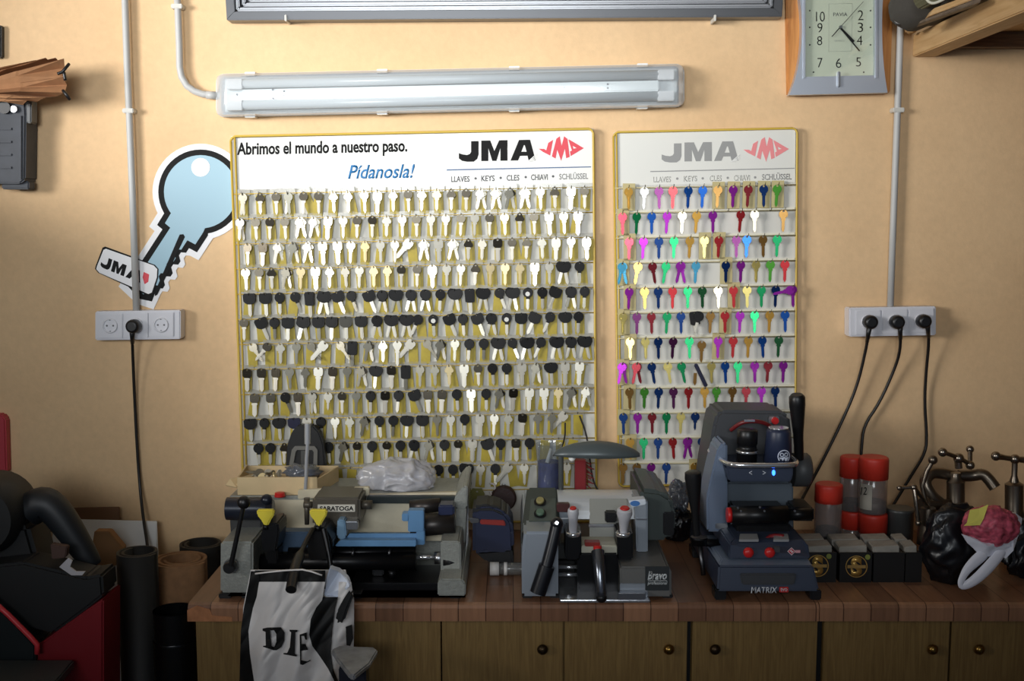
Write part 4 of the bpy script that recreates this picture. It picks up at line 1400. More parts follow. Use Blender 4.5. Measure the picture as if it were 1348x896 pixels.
# left control head
m = MB()
m.prism([at(686, 692, .50), at(738, 692, .50), at(738, 719, .54), at(686, 719, .54)], [at(694, 640, .34), at(734, 640, .34), at(738, 712, .25), at(688, 712, .25)], .006)
m.build('control_head', GREEN, br)
def on_slope(u, v):     # depth on the slanted control panel between (v 645, d .355) and (v 690, d .498)
    return .355 + (v - 645) / 45.0 * .143
m = MB()
q = [(699, 656), (732, 655), (732, 685), (696, 686)]
m.prism([at(u, v, on_slope(u, v) + .006) for u, v in q], [at(u, v, on_slope(u, v) + .006) + Vector((0, .006, -.012)) for u, v in q], .0015)
m.build('button_panel', M('panel_grey_green', (82, 92, 88), .4), br)
for v, mt in ((661.5, M('push_button_ochre', (150, 140, 92), .4)), (677, M('push_button_green', (88, 112, 94), .4))):
    p = at(711, v, on_slope(711, v) + .008)
    nrm = Vector((0, -.55, .83))
    MB().lathe([(0, 1 * .0145), (1, .0145)], p, p + nrm * .004, 20).build('button_rim', BLACK, br)
    MB().lathe([(0, .0098), (.8, .0098), (1, .0082)], p + nrm * .004, p + nrm * .012, 18).build('push_button', mt, br)
MB().pb(687, 700, 737, 719.5, .548, .535, .002).build('black_band', BLACK, br)
def small_logo(u, v, d, s, par):
    m_ = MB(); pshape(m_, [[(u - s, v), (u, v - s * .95), (u + s, v), (u, v + s * .95)]], d, .0006); m_.build('logo_diamond', M('logo_white', (226, 216, 218), .4), par)
    m_ = MB(); pshape(m_, [[(u - s * .82, v), (u, v - s * .78), (u + s * .82, v), (u, v + s * .78)]], d + .0006, .0005); m_.build('logo_field', M('logo_red', (176, 52, 72), .4), par)
    m_ = MB(); pshape(m_, [[(u - .5 * s, v - .05 * s), (u + .05 * s, v - .45 * s), (u + .12 * s, v - .3 * s), (u - .15 * s, v - .1 * s), (u + .5 * s, v - .02 * s), (u + .02 * s, v + .48 * s), (u - .1 * s, v + .3 * s), (u + .15 * s, v + .12 * s)]], d + .0011, .0005); m_.build('logo_mark', M('logo_white', (226, 216, 218), .4), par)
    MB().pb(u + s * .9, v - s * .3, u + s * 2.1, v + s * .35, d, d - .0005).build('logo_label', M('logo_pink', (206, 150, 160), .4), par)
small_logo(707.5, 711, .5488, 8, br)
# hood, motor cover, pillar
m = MB()
hx0, hx1 = at(734, 655, .38).x, at(842, 655, .38).x
zc, rc_ = at(780, 672, .36).z, .058
pr = [(-.36 - rc_ * math.cos(a) * 1.3, zc + rc_ * math.sin(a) * .86) for a in [PI * k / 16 for k in range(17)]]
m.prism([Vector((hx0, y, z)) for y, z in pr], [Vector((hx1, y, z)) for y, z in pr])
m.build('hood', BSIL, br)
MB().pb(734, 668, 750, 702, .435, .30, .003).build('hood_cheek', BODY, br)
m = MB()
m.pp([(843, 643), (870, 646), (884, 655), (889, 668), (889, 700), (880, 712), (843, 712)], .44, .20, .010)
m.build('motor_cover', GREEN, br)
m = MB()
m.pp([(873, 674), (888, 674), (887, 706), (873, 704)], .444, .43, .003)
m.build('vent', BLACK, br)
MB().pp([(836, 660), (853, 658), (853, 728), (838, 728)], .47, .36, .004).build('pillar', BODY, br)
MB().pb(838, 682, 852, 684.5, .473, .468, .0008).build('pillar_trim', STEEL, br)
MB().pp([(827, 659), (850, 657), (851, 664), (832, 668)], .475, .44, .002).build('pillar_badge', M('pale_badge', (214, 222, 232), .4), br)
m = MB(); pshape(m, [circ(836, 662.5, 6.5, 16, 3.6)], .4758, .0006); m.build('badge_emblem', M('emblem_blue', (70, 120, 186), .4), br)
m = MB()
gl = [(776, 656), (832, 656), (824, 712), (776, 712)]
m.prism([at(776, 656, .42), at(826, 656, .42), at(826, 715, .46), at(776, 715, .46)], [at(776, 656, .415), at(826, 656, .415), at(826, 715, .455), at(776, 715, .455)], .001)
m.build('guard', M('grey_guard', (140, 140, 132), .35), br)
MB().pb(775, 690, 828, 694, .452, .445, .001).build('guard_strip', STEEL, br)
MB().pb(797, 675, 812, 688, .46, .43, .003).build('guard_block', BLACK, br)
MB().pb(733, 663, 750, 674, .45, .43, .002).build('switch', M('dark_red_switch', (72, 34, 34), .4), br)
# carriage
m = MB()
m.pb(760, 728, 814, 786, .54, .42, .004)
m.build('carriage', OILED, br)
MB().pp([(766, 718), (812, 718), (814, 732), (764, 732)], .535, .46, .002).build('jaw_plate', M('bone_plate', (186, 184, 168), .4), br)
MB().pb(770, 714, 790, 719, .535, .51, .001).build('jaw_lever', M('dull_red', (140, 44, 38), .4), br)
def clamp_handle(u, v, w, dx):
    c = MB()
    c.pb(u - 10, v + 31, u + 11, v + 68, .54, .46, .004)
    c.build('clamp_block', OILED, br)
    c = MB()
    p = at(u + dx, v + 36, .53)
    c.lathe([(0, .0165), (.6, .0185), (1, .0165)], p, p + Vector((0, 0, .010)), 18)
    c.build('clamp_ring', CHROME, br)
    kb = MB()
    a_, b__ = at(u + dx, v + 34, .53), at(u, v, .545)
    r0 = S(u, v, .54, 5.5); r1 = S(u, v, .54, w)
    kb.lathe([(0, r0 * .9), (.25, r0), (.55, (r0 + r1) / 2 * .9), (.8, r1), (.95, r1 * .95), (1, r1 * .75)], a_, b__, 20)
    kb.build('clamp_knob', M('pale_grey_knob', (190, 190, 196), .3), br, True)
    d = MB()
    d.lathe([(0, r1 * .62), (1, r1 * .5)], b__, b__ + (b__ - a_).normalized() * .003, 16)
    d.build('red_cap', RED, br)
clamp_handle(754.5, 669, 7.5, 0)
clamp_handle(822.5, 669, 10.5, -2)
m = MB()
m.tube([at(733, 690, .585), at(727, 716, .592), at(719, 746, .60)], .0135, 14, 1)
m.tube([at(720, 744, .60), at(708, 780, .605)], .0185, 14)
m.ball(at(733, 689, .585), .0148)
m.build('feed_lever', M('black_lever', (22, 24, 30), .35), br, True)
m = MB()
rod(m, (733, 688, .57), (733, 688, .600), 2.2, 2.2, 12)
m.build('lever_cap', CHROME, br)
m = MB()
m.tube([at(787, 726, .56), at(789, 745, .585), at(791, 775, .60), at(791.5, 785, .60)], lambda t: .0155 - .004 * t, 16, 1)
m.build('carriage_lever', M('smoky_chrome', (120, 124, 132), .22, .9), br, True)
m = MB(); m.ball(at(791.6, 786, .60), .0125); m.build('lever_tip', BLACK, br, True)
m = MB(); rod(m, (787, 727, .56), (786.5, 718, .555), 6, 5.5); m.build('red_cap', RED, br)
# lamp
m = MB()
m.tube([at(738.5, 662, .34), at(738.5, 602, .34), at(740, 598, .35)], .0065, 10)
m.build('lamp_post', M('lamp_post_grey', (100, 104, 104), .4, .3), br)
m = MB()
n1, n2 = 26, 10
rows = []
for i in range(n1 + 1):
    t = i / n1
    u = 730 + 112 * t
    e = max(0.02, math.sin(PI * (0.02 + .96 * t))) ** .55
    base_v = 599 + 1.2 * t
    row = []
    for j in range(n2 + 1):
        a = PI * j / n2
        p = at(u, base_v, .36)
        row.append(m.b.verts.new(p + Vector((0, -.036 * math.cos(a) * e, .037 * math.sin(a) * e))))
    rows.append(row)
for r0, r1 in zip(rows, rows[1:]):
    for j in range(n2):
        f = m.b.faces.new((r0[j], r0[j + 1], r1[j + 1], r1[j])); f.smooth = True
for r0, r1 in zip(rows, rows[1:]):
    m.b.faces.new((r0[0], r1[0], r1[-1], r0[-1]))
m.build('lamp_shade', M('lamp_shade_grey', (84, 92, 94), .35, .2), br)
m = MB(); m.ball(at(753, 602.5, .365), .0085); m.build('lamp_bulb', M('bulb_white', (250, 250, 245), .2), br)

# ------------------------------------------------------------------ tall navy key machine (right)
NAVY = M('navy_black_paint', (48, 57, 76), .42)
NAVYL = M('slate_blue_paint', (112, 126, 148), .38, .2)
CHAR = M('charcoal_plastic', (62, 64, 68), .5)
mx = thing('key_machine', 'tall navy key machine with chrome rail, two red buttons and a lit blue lamp', 'machine', at(1010, 795, .4))
mx.location.z = WT
m = MB()
zb = WT + .022
f = [at(944, 786, .58), at(1079, 786, .58), at(1071, 744, .57), at(946, 744, .57)]
f[0].z = f[1].z = zb
m.prism(f, [Vector((p.x, -.18, p.z)) for p in f], .005)
m.build('base', NAVY, mx)
q = [at(946, 744, .571), at(1070, 744, .571), at(1064, 735, .535), at(950, 735, .535)]
MB().prism(q, [p + Vector((0, .25, -.006)) for p in q], .002).build('base_ledge', NAVYL, mx)
for u in (948, 1073):
    p = at(u, 790, .57)
    for ya, yb in ((-.576, -.53), (-.26, -.20)):
        MB().box(p.x - .013, p.x + .013, ya, yb, WT + .0003, zb + .002, .003).build('foot', BLACK, mx)
m = MB()
m.pp([(974, 755), (1049, 755), (1046, 770), (977, 770)], .5805, .572, .003)
m.build('drawer_front', CHAR, mx)
text('print_name', 'MATRIX', (988.5, 772.3, 1023.5, 780.3), .5812, M('pale_lettering', (206, 210, 218), .4), mx, shear=.15, bold=.018)
MB().pb(1026, 772.5, 1038, 779.5, .5812, .578, .0006).build('red_badge', M('badge_red', (190, 50, 50), .4), mx)
text('print_badge', 'EVO', (1028, 774, 1036.5, 778), .5818, M('pale_lettering', (200, 204, 212)), mx, bold=.02)
m = MB()
f = [at(959, 735, .545), at(1067, 735, .545), at(1064, 716, .53), at(1057, 709, .50), at(968, 709, .50), at(961, 716, .53)]
m.prism(f, [Vector((p.x, -.30, p.z)) for p in f], .004)
m.build('control_deck', NAVY, mx)
for u in (985, 1013):
    m = MB(); disc(m, u, 726.5, .538, 6.8, .012, 20, [(0, 1), (.5, 1), (.85, .8), (1, .45)]); m.build('red_button', RED, mx, True)
MB().pb(1019, 720, 1027, 727, .545, .535, .001).build('toggle', CHAR, mx)
small_logo(1042, 725.5, .5475, 5.5, mx)
for u0, u1 in ((973, 999), (1018, 1039)):
    zd = at(u0, 709, .50).z + .004
    q = [on_z(u0, 710, zd), on_z(u1, 710, zd), on_z(u1 - 2, 702, zd), on_z(u0 + 1, 702, zd)]
    MB().prism(q, [p + Vector((0, .002, -.006)) for p in q], .001).build('work_plate', M('grey_plate', (176, 178, 180), .35, .3), mx)
m = MB()
m.tube([at(1008, 711, .49), at(1016, 705, .48), at(1032, 706, .49)], .006, 10, 1)
m.build('red_lever', M('maroon_lever', (120, 28, 34), .35), mx)
MB().pb(970, 690, 1040, 712, .44, .30, .004).build('cross_slide', OILED, mx)
m = MB()
rod(m, (962, 678, .46), (1036, 677, .46), 12.5, 12.5, 22)
rod(m, (1036, 677, .45), (1068, 676, .45), 8, 8, 18)
m.pb(966, 668, 1034, 690, .45, .38, .004)
m.build('vice', OILED, mx)
m = MB(); rod(m, (957, 677.5, .46), (962, 677.5, .46), 9.5, 10.5, 20); m.build('red_knob_ring', RED, mx)
for u, v in ((971, 668), (1000, 667), (975, 672), (1006, 672), (1046, 672)):
    m = MB(); disc(m, u, v, .475, 1.4, .004, 8); m.build('bolt', STEEL, mx)
m = MB()
m.pb(1044, 668, 1072, 686, .43, .34, .004)
m.build('vice_motor', OILED, mx)
# column
m = MB()
f = [(928, 700), (926, 648), (931, 610), (939, 560), (943, 545), (950, 540), (1030, 541), (1040, 548), (1043, 575), (1046, 700)]
m.pp(f, .30, .16, .008)
m.build('column', CHAR, mx)
m = MB()
f = [(931, 700), (930, 655), (938, 618), (945, 590), (952, 582), (958, 584), (958, 700)]
m.pp(f, .40, .30, .005)
m.build('side_panel', NAVYL, mx)
m = MB()
m.pp([(942, 640), (960, 634), (1040, 634), (1045, 640), (1044, 708), (942, 708)], .36, .29, .005)
m.build('lower_column', M('slate_grey_paint', (86, 96, 106), .42, .15), mx)
MB().pb(942, 689, 958, 696, .405, .36, .002).build('scale_strip', STEEL, mx)
m = MB()
f = [(955, 614), (1044, 614), (1045, 622), (1042, 634), (960, 634)]
m.pp(f, .44, .28, .004)
m.build('platform', NAVY, mx)
m = MB()
zz = at(1000, 611, .45).z
ra, rb_ = at(938, 605, .34), at(1052, 607, .36)
xa_, xb_ = at(958, 611, .45).x, at(1044, 611, .45).x
pts = [Vector((ra.x, -.30, zz + .002)), Vector((ra.x + .004, -.37, zz)), Vector((xa_, -.445, zz)), Vector((xa_ + .02, -.46, zz)), Vector((xb_ - .01, -.46, zz)), Vector((xb_ + .008, -.445, zz)), Vector((xb_ + .016, -.42, zz)), Vector((xb_ + .014, -.36, zz))]
m.tube(pts, .0062, 12, 2)
m.build('rail', CHROME, mx)
m = MB(); pshape(m, [circ(1018.5, 622, 2.2, 14, 3.8)], .4415, .001); m.build('blue_lamp', M('blue_led', (40, 100, 255), .3, emit=6), mx)
for u, s in ((988, '<'), (1006, '>')):
    text('print_arrow', s, (u - 2, 619.5, u + 2, 624.5), .4406, M('pale_lettering', (200, 204, 212)), mx)
m = MB()
p = at(983, 607, .40)
m.lathe([(0, .024), (.28, .024), (.29, .0255), (.38, .0255), (.39, .0225), (.55, .0225), (.56, .0245), (.97, .0245), (1, .022)], p, p + Vector((0, 0, .078)), 22)
m.build('spindle', BLACK, mx)
m = MB(); m.lathe([(0, .0262), (1, .0262)], p + Vector((0, 0, .022)), p + Vector((0, 0, .028)), 22); m.build('spindle_ring', CHROME, mx)
m = MB()
p = at(1023.5, 608, .40)
m.lathe([(0, .0335), (.9, .0285), (.97, .0265), (1, .022)], p, p + Vector((0, 0, .082)), 24)
m.build('cover_cup', M('dark_blue_cup', (40, 48, 72), .4), mx)
m = MB(); m.lathe([(0, .024), (1, .024)], p + Vector((0, 0, .082)), p + Vector((0, 0, .085)), 22); m.build('cup_rim', CHROME, mx)
IC = M('icon_white', (214, 222, 240), .4)
def cupfront(u, v):     # follow the round cup
    q = at(u, v, .40)
    t = max(-1, min(1, (q.x - p.x) / .0325))
    return q + Vector((0, -.0335 * math.sqrt(1 - t * t * .9) + .001, 0))
m = MB()
m.shape([[(u, v) for u, v in circ(1028, 597, 8.6, 24)], [(u, v) for u, v in circ(1028, 597, 7.4, 24)]], 0, .001, lambda u, v: cupfront(u, v))
for dx in (-2.9, 2.9):
    m.shape([circ(1028 + dx, 594.8, 2.7, 12), circ(1028 + dx, 594.8, 1.7, 12)], 0, .001, lambda u, v: cupfront(u, v))
m.shape([[(1021.5, 598), (1026, 598.4), (1028, 597), (1030, 598.4), (1034.5, 598), (1033, 601), (1030.5, 603.6), (1028, 604.5), (1025.5, 603.6), (1023, 601)]], 0, .001, lambda u, v: cupfront(u, v))
m.build('safety_icon', IC, mx)
m = MB()
m.tube([at(962, 566, .34), at(975, 556, .36), at(992, 553.5, .37), at(1010, 557, .36), at(1018, 566, .34)], .005, 10, 2)
m.build('red_handle', M('dark_red_handle', (110, 30, 34), .35), mx)
MB().pb(980, 552.5, 994, 555, .38, .376, .0008).build('handle_glint_plate', CHROME, mx)
MB().pb(1012, 548, 1026, 557, .312, .30, .002).build('button_plate', STEEL, mx)
m = MB(); disc(m, 1019.5, 553, .312, 4.8, .012, 16); m.build('red_button', RED, mx)
# right lever
m = MB()
p = at(1054, 618, .30); 
m.lathe([(0, .042), (.85, .042), (1, .036)], p + Vector((-.022, 0, 0)), p + Vector((.022, 0, 0)), 26)
m.build('lever_hub', M('hub_grey', (74, 76, 78), .5), mx)
m = MB()
a_, b__ = at(1052, 604, .33), at(1049, 519, .36)
m.lathe([(0, .011), (.4, .0125), (.85, .0195), (.96, .0195), (1, .014)], a_, b__, 20)
m.build('lever_grip', BLACK, mx, True)
# left lever
m = MB()
a_, b__ = at(917, 704, .46), at(912, 620, .47)
m.lathe([(0, .0088), (.35, .0100), (.9, .0200), (.98, .019), (1, .014)], a_, b__, 20)
m.build('lever_grip', BLACK, mx, True)
m = MB()
p = at(920, 716, .44)
m.lathe([(0, .019), (.7, .019), (.75, .0205), (1, .0195)], p, p + Vector((0, 0, .018)), 20)
pq = at(955, 716, .40)
m.cyl(p + Vector((0, 0, .006)), pq, .009, .012, 12)
m.build('lever_base', OILED, mx)
m = MB()
m.cyl(at(921, 716, .44), at(926, 757, .46), .0055, .0055, 12)
m.build('lever_rod', DSTEEL, mx)
# ------------------------------------------------------------------ things on and around the machines
CARTON = M('cream_carton', (206, 182, 140), .75, var=.08, vs=20)
ct = thing('carton_tray', 'low open cream carton with torn flap on top of the old grey key machine', 'box', Vector((at(360, 650, .30).x, -.27, pL.z)))
za = pL.z + .0005
x0, x1 = at(315, 650, .325).x, at(398, 650, .325).x
x2 = at(440, 640, .25).x
zh = at(350, 628, .325).z
def wall(m, a, b_, z0, z1, th=.004):
    a, b_ = Vector((a[0], a[1], 0)), Vector((b_[0], b_[1], 0))
    n_ = Vector((-(b_ - a).y, (b_ - a).x, 0)).normalized() * th
    m.prism([Vector((p.x, p.y, z)) for p, z in ((a, z0), (b_, z0), (b_, z1), (a, z1))], [Vector((p.x + n_.x, p.y + n_.y, z)) for p, z in ((a, z0), (b_, z0), (b_, z1), (a, z1))])
m = MB()
wall(m, (x0, -.325), (x2 - .03, -.325), za, zh)
wall(m, (x0 - .012, -.18), (x2, -.18), za, zh - .004)
wall(m, (x0, -.325), (x0 - .012, -.18), za, zh)
wall(m, (x2 - .03, -.325), (x2, -.18), za, zh - .006)
m.prism([Vector((x0, -.32, za)), Vector((x2 - .03, -.32, za)), Vector((x2, -.18, za)), Vector((x0 - .012, -.18, za))], [Vector((x0, -.32, za + .004)), Vector((x2 - .03, -.32, za + .004)), Vector((x2, -.18, za + .004)), Vector((x0 - .012, -.18, za + .004))])
m.build('tray', CARTON, ct)
m = MB()
q = [at(297, 638, .31), at(303, 630, .30), at(318, 627, .28), at(340, 622, .23), at(318, 634, .32), at(311, 641, .325)]
m.prism(q, [p + Vector((.001, .002, -.003)) for p in q])
m.build('flap', CARTON, ct)
random.seed(3)
for k in range(7):
    u = 340 + k * 4.5
    p = Vector((at(u, 640, .27).x, -.24 - .012 * (k % 3), zh - .010 + .003 * (k % 2)))
    o = metal_key('a', [NICK, NGREY, NBRASS][k % 3], p, PI / 2 + random.uniform(-.8, .8), '%s loose key from left lying in the cream carton on the machine' % ['first', 'second', 'third', 'fourth', 'fifth', 'sixth', 'seventh'][k], 'loose keys in the cream carton', (random.uniform(-1.2, -.7), random.uniform(-1, 1)))
PARTB = clear_plastic('smoky_film', (150, 158, 172), .8, .2, .25)
m = MB()
c = at(398, 636, .25)
m.ball((c.x, -.25, zh - .004), .034, 1.35, .9, .55, 20, .5, 3)
tag(m.build('parts_bag', PARTB), 'small smoky film bag of parts lying in the cream carton', 'bag')
m = MB()
p = at(368, 652, .345)
m.lathe([(0, .0135), (.3, .0135), (.32, .0125), (.9, .0125), (1, .010)], Vector((p.x, -.342, pL.z + .0005)), Vector((p.x, -.342, pL.z + .011)), 18)
tag(m.build('red_stopper', RED), 'small red cap in front of the cream carton on the old grey machine', 'cap')
# standing chrome rod
m = MB()
rx = at(402, 655, .34)
m.tube([Vector((rx.x, -.345, pL.z)), at(403, 628, .345), at(403.5, 605, .345), at(405, 582, .345)], .0045, 10)
m.tube([at(404.8, 584, .345), at(404.8, 557, .345)], .0072, 12)
tag(m.build('chrome_rod', M('polished_rod', (206, 208, 212), .2, .5), None, True), 'upright chrome rod standing beside the cream carton', 'rod')
# dark holder with a grey window behind the carton
hd = thing('dark_holder', 'dark plastic holder with a framed grey window leaning on the board behind the carton', 'holder', Vector((at(400, 620, .1).x, -.1, WT)))
m = MB()
m.pp([(376, 612), (378, 585), (384, 568), (392, 560), (412, 560), (420, 568), (426, 585), (428, 612), (428, 640), (374, 640)], .085, .05, .004)
m.build('body', RUBBER, hd)
m = MB()
pshape(m, [[(377, 632), (384, 592), (388, 587), (414, 587), (418, 592), (417, 632)], [(383, 628), (389, 595), (391, 592), (411, 592), (413, 595), (412, 628)]], .090, .005)
m.build('window_rim', M('rim_grey', (112, 110, 104), .5), hd)
MB().pb(396, 593, 404, 632, .089, .085, .001).build('strap', M('strap_grey', (74, 74, 72), .5), hd)
MB().pp([(374, 640), (428, 640), (428, 700), (374, 700)], .085, .05, .003).build('lower_body', RUBBER, hd)

def crumple(c, rx_, ry_, rz_, jit, sc, seed, zmin=None, sub=5, soft=1.0):
    """crumpled film: a few broad folds with rounded ridges"""
    m = MB()
    r = bmesh.ops.create_icosphere(m.b, subdivisions=sub, radius=1)
    off = Vector((seed * 3.1, seed * 1.7, seed))
    for v in r['verts']:
        n_ = v.co.normalized()
        w = n_ + Vector((noise.noise(n_ * 1.7 + off), noise.noise(n_ * 1.7 - off), noise.noise(n_ * 1.7 + off * 2))) * .55
        k = 1 + jit * noise.noise(w * sc + off)
        for o_, a_ in ((1.5, .8), (3.2, .32)):
            x = abs(noise.noise(w * sc * o_ + off * (1 + o_)))
            k += jit * a_ * ((1 - 2.4 * math.sqrt(x * x + .0009)) - .35)
        v.co = Vector(c) + Vector((n_.x * rx_, n_.y * ry_, n_.z * rz_)) * k
        if zmin is not None and v.co.z < zmin:
            v.co.z = zmin + .0004
    for f in m.b.faces:
        f.smooth = True
    return m
MILK = clear_plastic('milky_film', (232, 232, 238), 1.2, .2, .42)
c = at(528, 628, .24)
m = crumple((c.x - .004, -.235, pL.z + .020), .092, .062, .050, .22, 1.0, 4, zmin=pL.z + .0015)
tag(m.build('plastic_bag', MILK), 'crumpled milky plastic bag lying on top of the old grey machine', 'bag')

# dark blue hand tool between the machines
ts = thing('power_tool', 'dark blue hand power tool with a red switch between the grey and silver machines', 'tool', Vector((at(648, 730, .35).x, -.33, WT)))
m = MB()
m.pp([(622, 672), (630, 668), (650, 668), (666, 675), (674, 686), (676, 700), (677, 722), (668, 728), (640, 727), (622, 730)], .40, .28, .010)
m.build('body', M('navy_tool_body', (26, 34, 62), .45), ts)
MB().pp([(622, 666), (645, 664), (662, 670), (672, 684), (640, 690), (622, 690)], .395, .29, .008).build('top_grip', RUBBER, ts)
MB().pp([(632, 684), (664, 685), (666, 692), (650, 691), (632, 690)], .408, .40, .002).build('switch', M('dull_red', (140, 44, 38), .4), ts)
MB().pp([(617, 681), (631, 683), (631, 688), (620, 689)], .408, .40, .002).build('blade_lock', DSTEEL, ts)
MB().pp([(624, 726), (674, 722), (677, 745), (640, 740)], .38, .27, .006, WT).build('sole', RUBBER, ts)
# vial lying on the worktop
vl = thing('clear_vial', 'clear plastic vial with a white cap lying beside the silver machine', 'vial', foot(665, 757))
p = foot(646, 757); r = .0165
y = p.y
xa, xb = at(645, 745, -y).x, at(686, 745, -y).x
m = MB(); m.cyl((xa, y, WT + r), (xa + .022, y, WT + r), r, r, 20); m.build('cap', M('cap_white', (226, 222, 218), .4), vl)
m = MB(); m.cyl((xa + .034, y, WT + r), (xa + .042, y, WT + r), r * .98, r * .98, 20); m.build('ring', M('cap_white', (226, 222, 218), .4), vl)
m = MB(); m.lathe([(0, r * .8), (.15, r * .92), (1, r * .92)], (xa + .0225, y, WT + r), (xb + .03, y, WT + r), 20); m.build('tube', clear_plastic('vial_clear', (206, 206, 204), .8, .1, .15), vl)

# tube with blue contents and red brush behind the silver machine
jt = thing('clear_tube', 'tall clear plastic tube half filled with blue, behind the silver machine', 'tube', Vector((at(723, 640, .1).x, -.13, WT)))
p = at(723, 640, .13)
zt_, zf = at(723, 583, .13).z, at(723, 607, .13).z
R_ = S(723, 600, .13, 16.5)
MB().lathe([(0, R_), (.97, R_), (1, R_ * 1.06)], (p.x, -.13, WT), (p.x, -.13, zt_), 24, False).build('wall', clear_plastic('tube_clear', (214, 220, 226), .8, .1, .08), jt)
MB().cyl((p.x, -.13, WT + .001), (p.x, -.13, zf), R_ * .93, seg=24).build('contents', M('blue_contents', (38, 52, 118), .6, var=.3, vs=60), jt)
MB().cyl((p.x - .006, -.13 - R_ * .5, zf), (p.x + .004, -.13 - R_ * .3, zt_ - .012), .006, .004, 10).build('white_stick', M('stick_white', (214, 214, 208), .5), jt)
rb2 = thing('red_brush', 'dark red bristle brush standing behind the lamp of the silver machine', 'brush', Vector((at(764, 640, .12).x, -.12, WT)))
MB().pb(757, 606, 772, 660, .125, .09, .003).build('handle', M('dark_red_brush', (132, 26, 32), .55), rb2)
m = MB()
for k in range(10):
    v = 608 + k * 3.2
    m.tube([at(771, v, .11), at(778 + (k % 3) * 2, v + 3 + (k % 2) * 3, .12)], .0016, 5)
m.build('bristles', M('dark_red_brush', (132, 26, 32), .55), rb2)['kind'] = 'stuff'
t = tag(MB().tube([at(763, 547, .05), at(772, 570, .06), at(776, 600, .07), at(780, 632, .08), at(790, 650, .09), at(800, 662, .10), at(806, 690, .14)], .0024, 6, 2).build('thin_cable', CORD, None, True), 'thin black cord hanging from the lower right of the wide board', 'cord')
t = tag(MB().tube([at(744, 556, .06), at(744, 575, .07), at(739, 590, .09), at(728, 600, .11)], .0022, 6, 2).build('thin_cable', CORD, None, True), 'thin black cord hanging behind the lamp shade beside the clear tube', 'cord')
# round leather fob and olive tag at the foot of the wide board
fb = thing('leather_fob', 'round dark brown leather fob hanging below the wide board', 'fob', at(663, 672, .07))
p = at(663, 655, .055)
MB().lathe([(0, .030), (.3, .035), (.7, .035), (1, .030)], p + Vector((0, .012, 0)), p + Vector((0, -.014, 0)), 26).build('disc', M('dark_brown_leather', (54, 34, 32), .5, bump=.2), fb)
m = MB()
m.tube([at(663, 640, .055) + Vector((.006 * math.cos(a), 0, .008 * math.sin(a))) for a in [2 * PI * k / 12 for k in range(13)]], .0011, 5)
m.build('ring', STEEL, fb)
ot = thing('olive_tag', 'olive green plastic tag hanging at the foot of the wide board', 'tag', at(628, 672, .06))
m = MB(); pshape(m, [[(617, 650), (622, 643), (634, 643), (638, 650), (636, 668), (619, 670)], circ(628, 647, 1.6, 10)], .060, .006); m.build('plate', M('olive_plastic', (112, 110, 48), .5), ot)
m = MB(); m.tube([at(645, 636, .05), at(651, 637, .055), at(652, 645, .06), at(647, 652, .06), at(645, 646, .058)], .0028, 7, 1)
tag(m.build('key_ring_clip', M('white_red_clip', (206, 196, 192), .4)), 'small bent pale wire clip hanging between the olive tag and the leather fob', 'clip')

MB.MINZ = None
# ------------------------------------------------------------------ hanging shopping bag
hb = thing('shopping_bag', 'white shopping bag with black side bands and big black letters hung on a machine lever', 'bag', at(395, 890, .66))
random.seed(5)
def bagd(u, v):
    w = (v - 740) / 160.0
    k = .655 + .030 * math.sin((u - 318) / 150.0 * PI) + .014 * w
    k += .010 * math.sin(u * .13 + v * .03) * (.3 + w) + .012 * noise.noise(Vector((u * .03, v * .018, 1.0))) + .005 * abs(noise.noise(Vector((u * .06 + v * .04, v * .025, 5.0)))) * 2
    return k
def bag_strip(nm, mat, left, right, v0, v1, nu=14, nv=26, off=0.0):
    nu, nv = nu * 3, nv * 3
    """front cloth between two edge functions u = left(v), right(v)"""
    m = MB()
    g = []
    for j in range(nv + 1):
        v = v0 + (v1 - v0) * j / nv
        row = []
        for i in range(nu + 1):
            u = left(v) + (right(v) - left(v)) * i / nu
            row.append(m.b.verts.new(at(u, v, bagd(u, v) + off)))
        g.append(row)
    bk = [[m.b.verts.new(w.co + Vector((0, .0025, 0))) for w in r] for r in g]
    for a in (g, bk):
        for r0, r1 in zip(a, a[1:]):
            for i in range(nu):
                f = m.b.faces.new((r0[i], r0[i + 1], r1[i + 1], r1[i])); f.smooth = True
    return m.build(nm, mat, hb)
def pl(*pts):
    def f(v):
        for (v0, u0), (v1, u1) in zip(pts, pts[1:]):
            if v <= v1:
                return u0 + (u1 - u0) * max(0, (v - v0)) / (v1 - v0)
        return pts[-1][1]
    return f
BAGW = M('bag_white', (226, 222, 220), .42, bump=.15, bs=40)
BAGK = M('bag_black', (7, 7, 8), .65)
bl_ = pl((766, 341), (785, 338), (800, 333), (830, 327), (860, 329), (900, 335), (940, 336))
bl0 = pl((752, 330), (766, 328), (800, 321), (830, 317), (900, 315), (940, 316))
br_ = pl((766, 424), (790, 423), (808, 415), (822, 396), (850, 394), (900, 396), (940, 398))
bm_ = pl((766, 428), (790, 424), (800, 416), (815, 409), (835, 407), (850, 411), (862, 420), (880, 432), (900, 442), (940, 455))
bk1 = pl((766, 446), (785, 445), (800, 441), (830, 437), (860, 435), (880, 438), (900, 446), (940, 458))
be = pl((766, 462), (790, 466), (830, 466), (900, 464), (940, 464))
bag_strip('left_band', BAGK, bl0, bl_, 752, 940, 5, 30)
bag_strip('front_panel', BAGW, bl_, bm_, 766, 940, 22, 36)
bag_strip('black_band', BAGK, bm_, bk1, 786, 940, 8, 30, .004)
bag_strip('side_panel', BAGW, bk1, be, 766, 940, 6, 26, -.006)
bag_strip('top_band', BAGK, pl((744, 336), (775, 334)), pl((744, 428), (775, 428)), 751, 775, 16, 5, -.003)
m = MB()
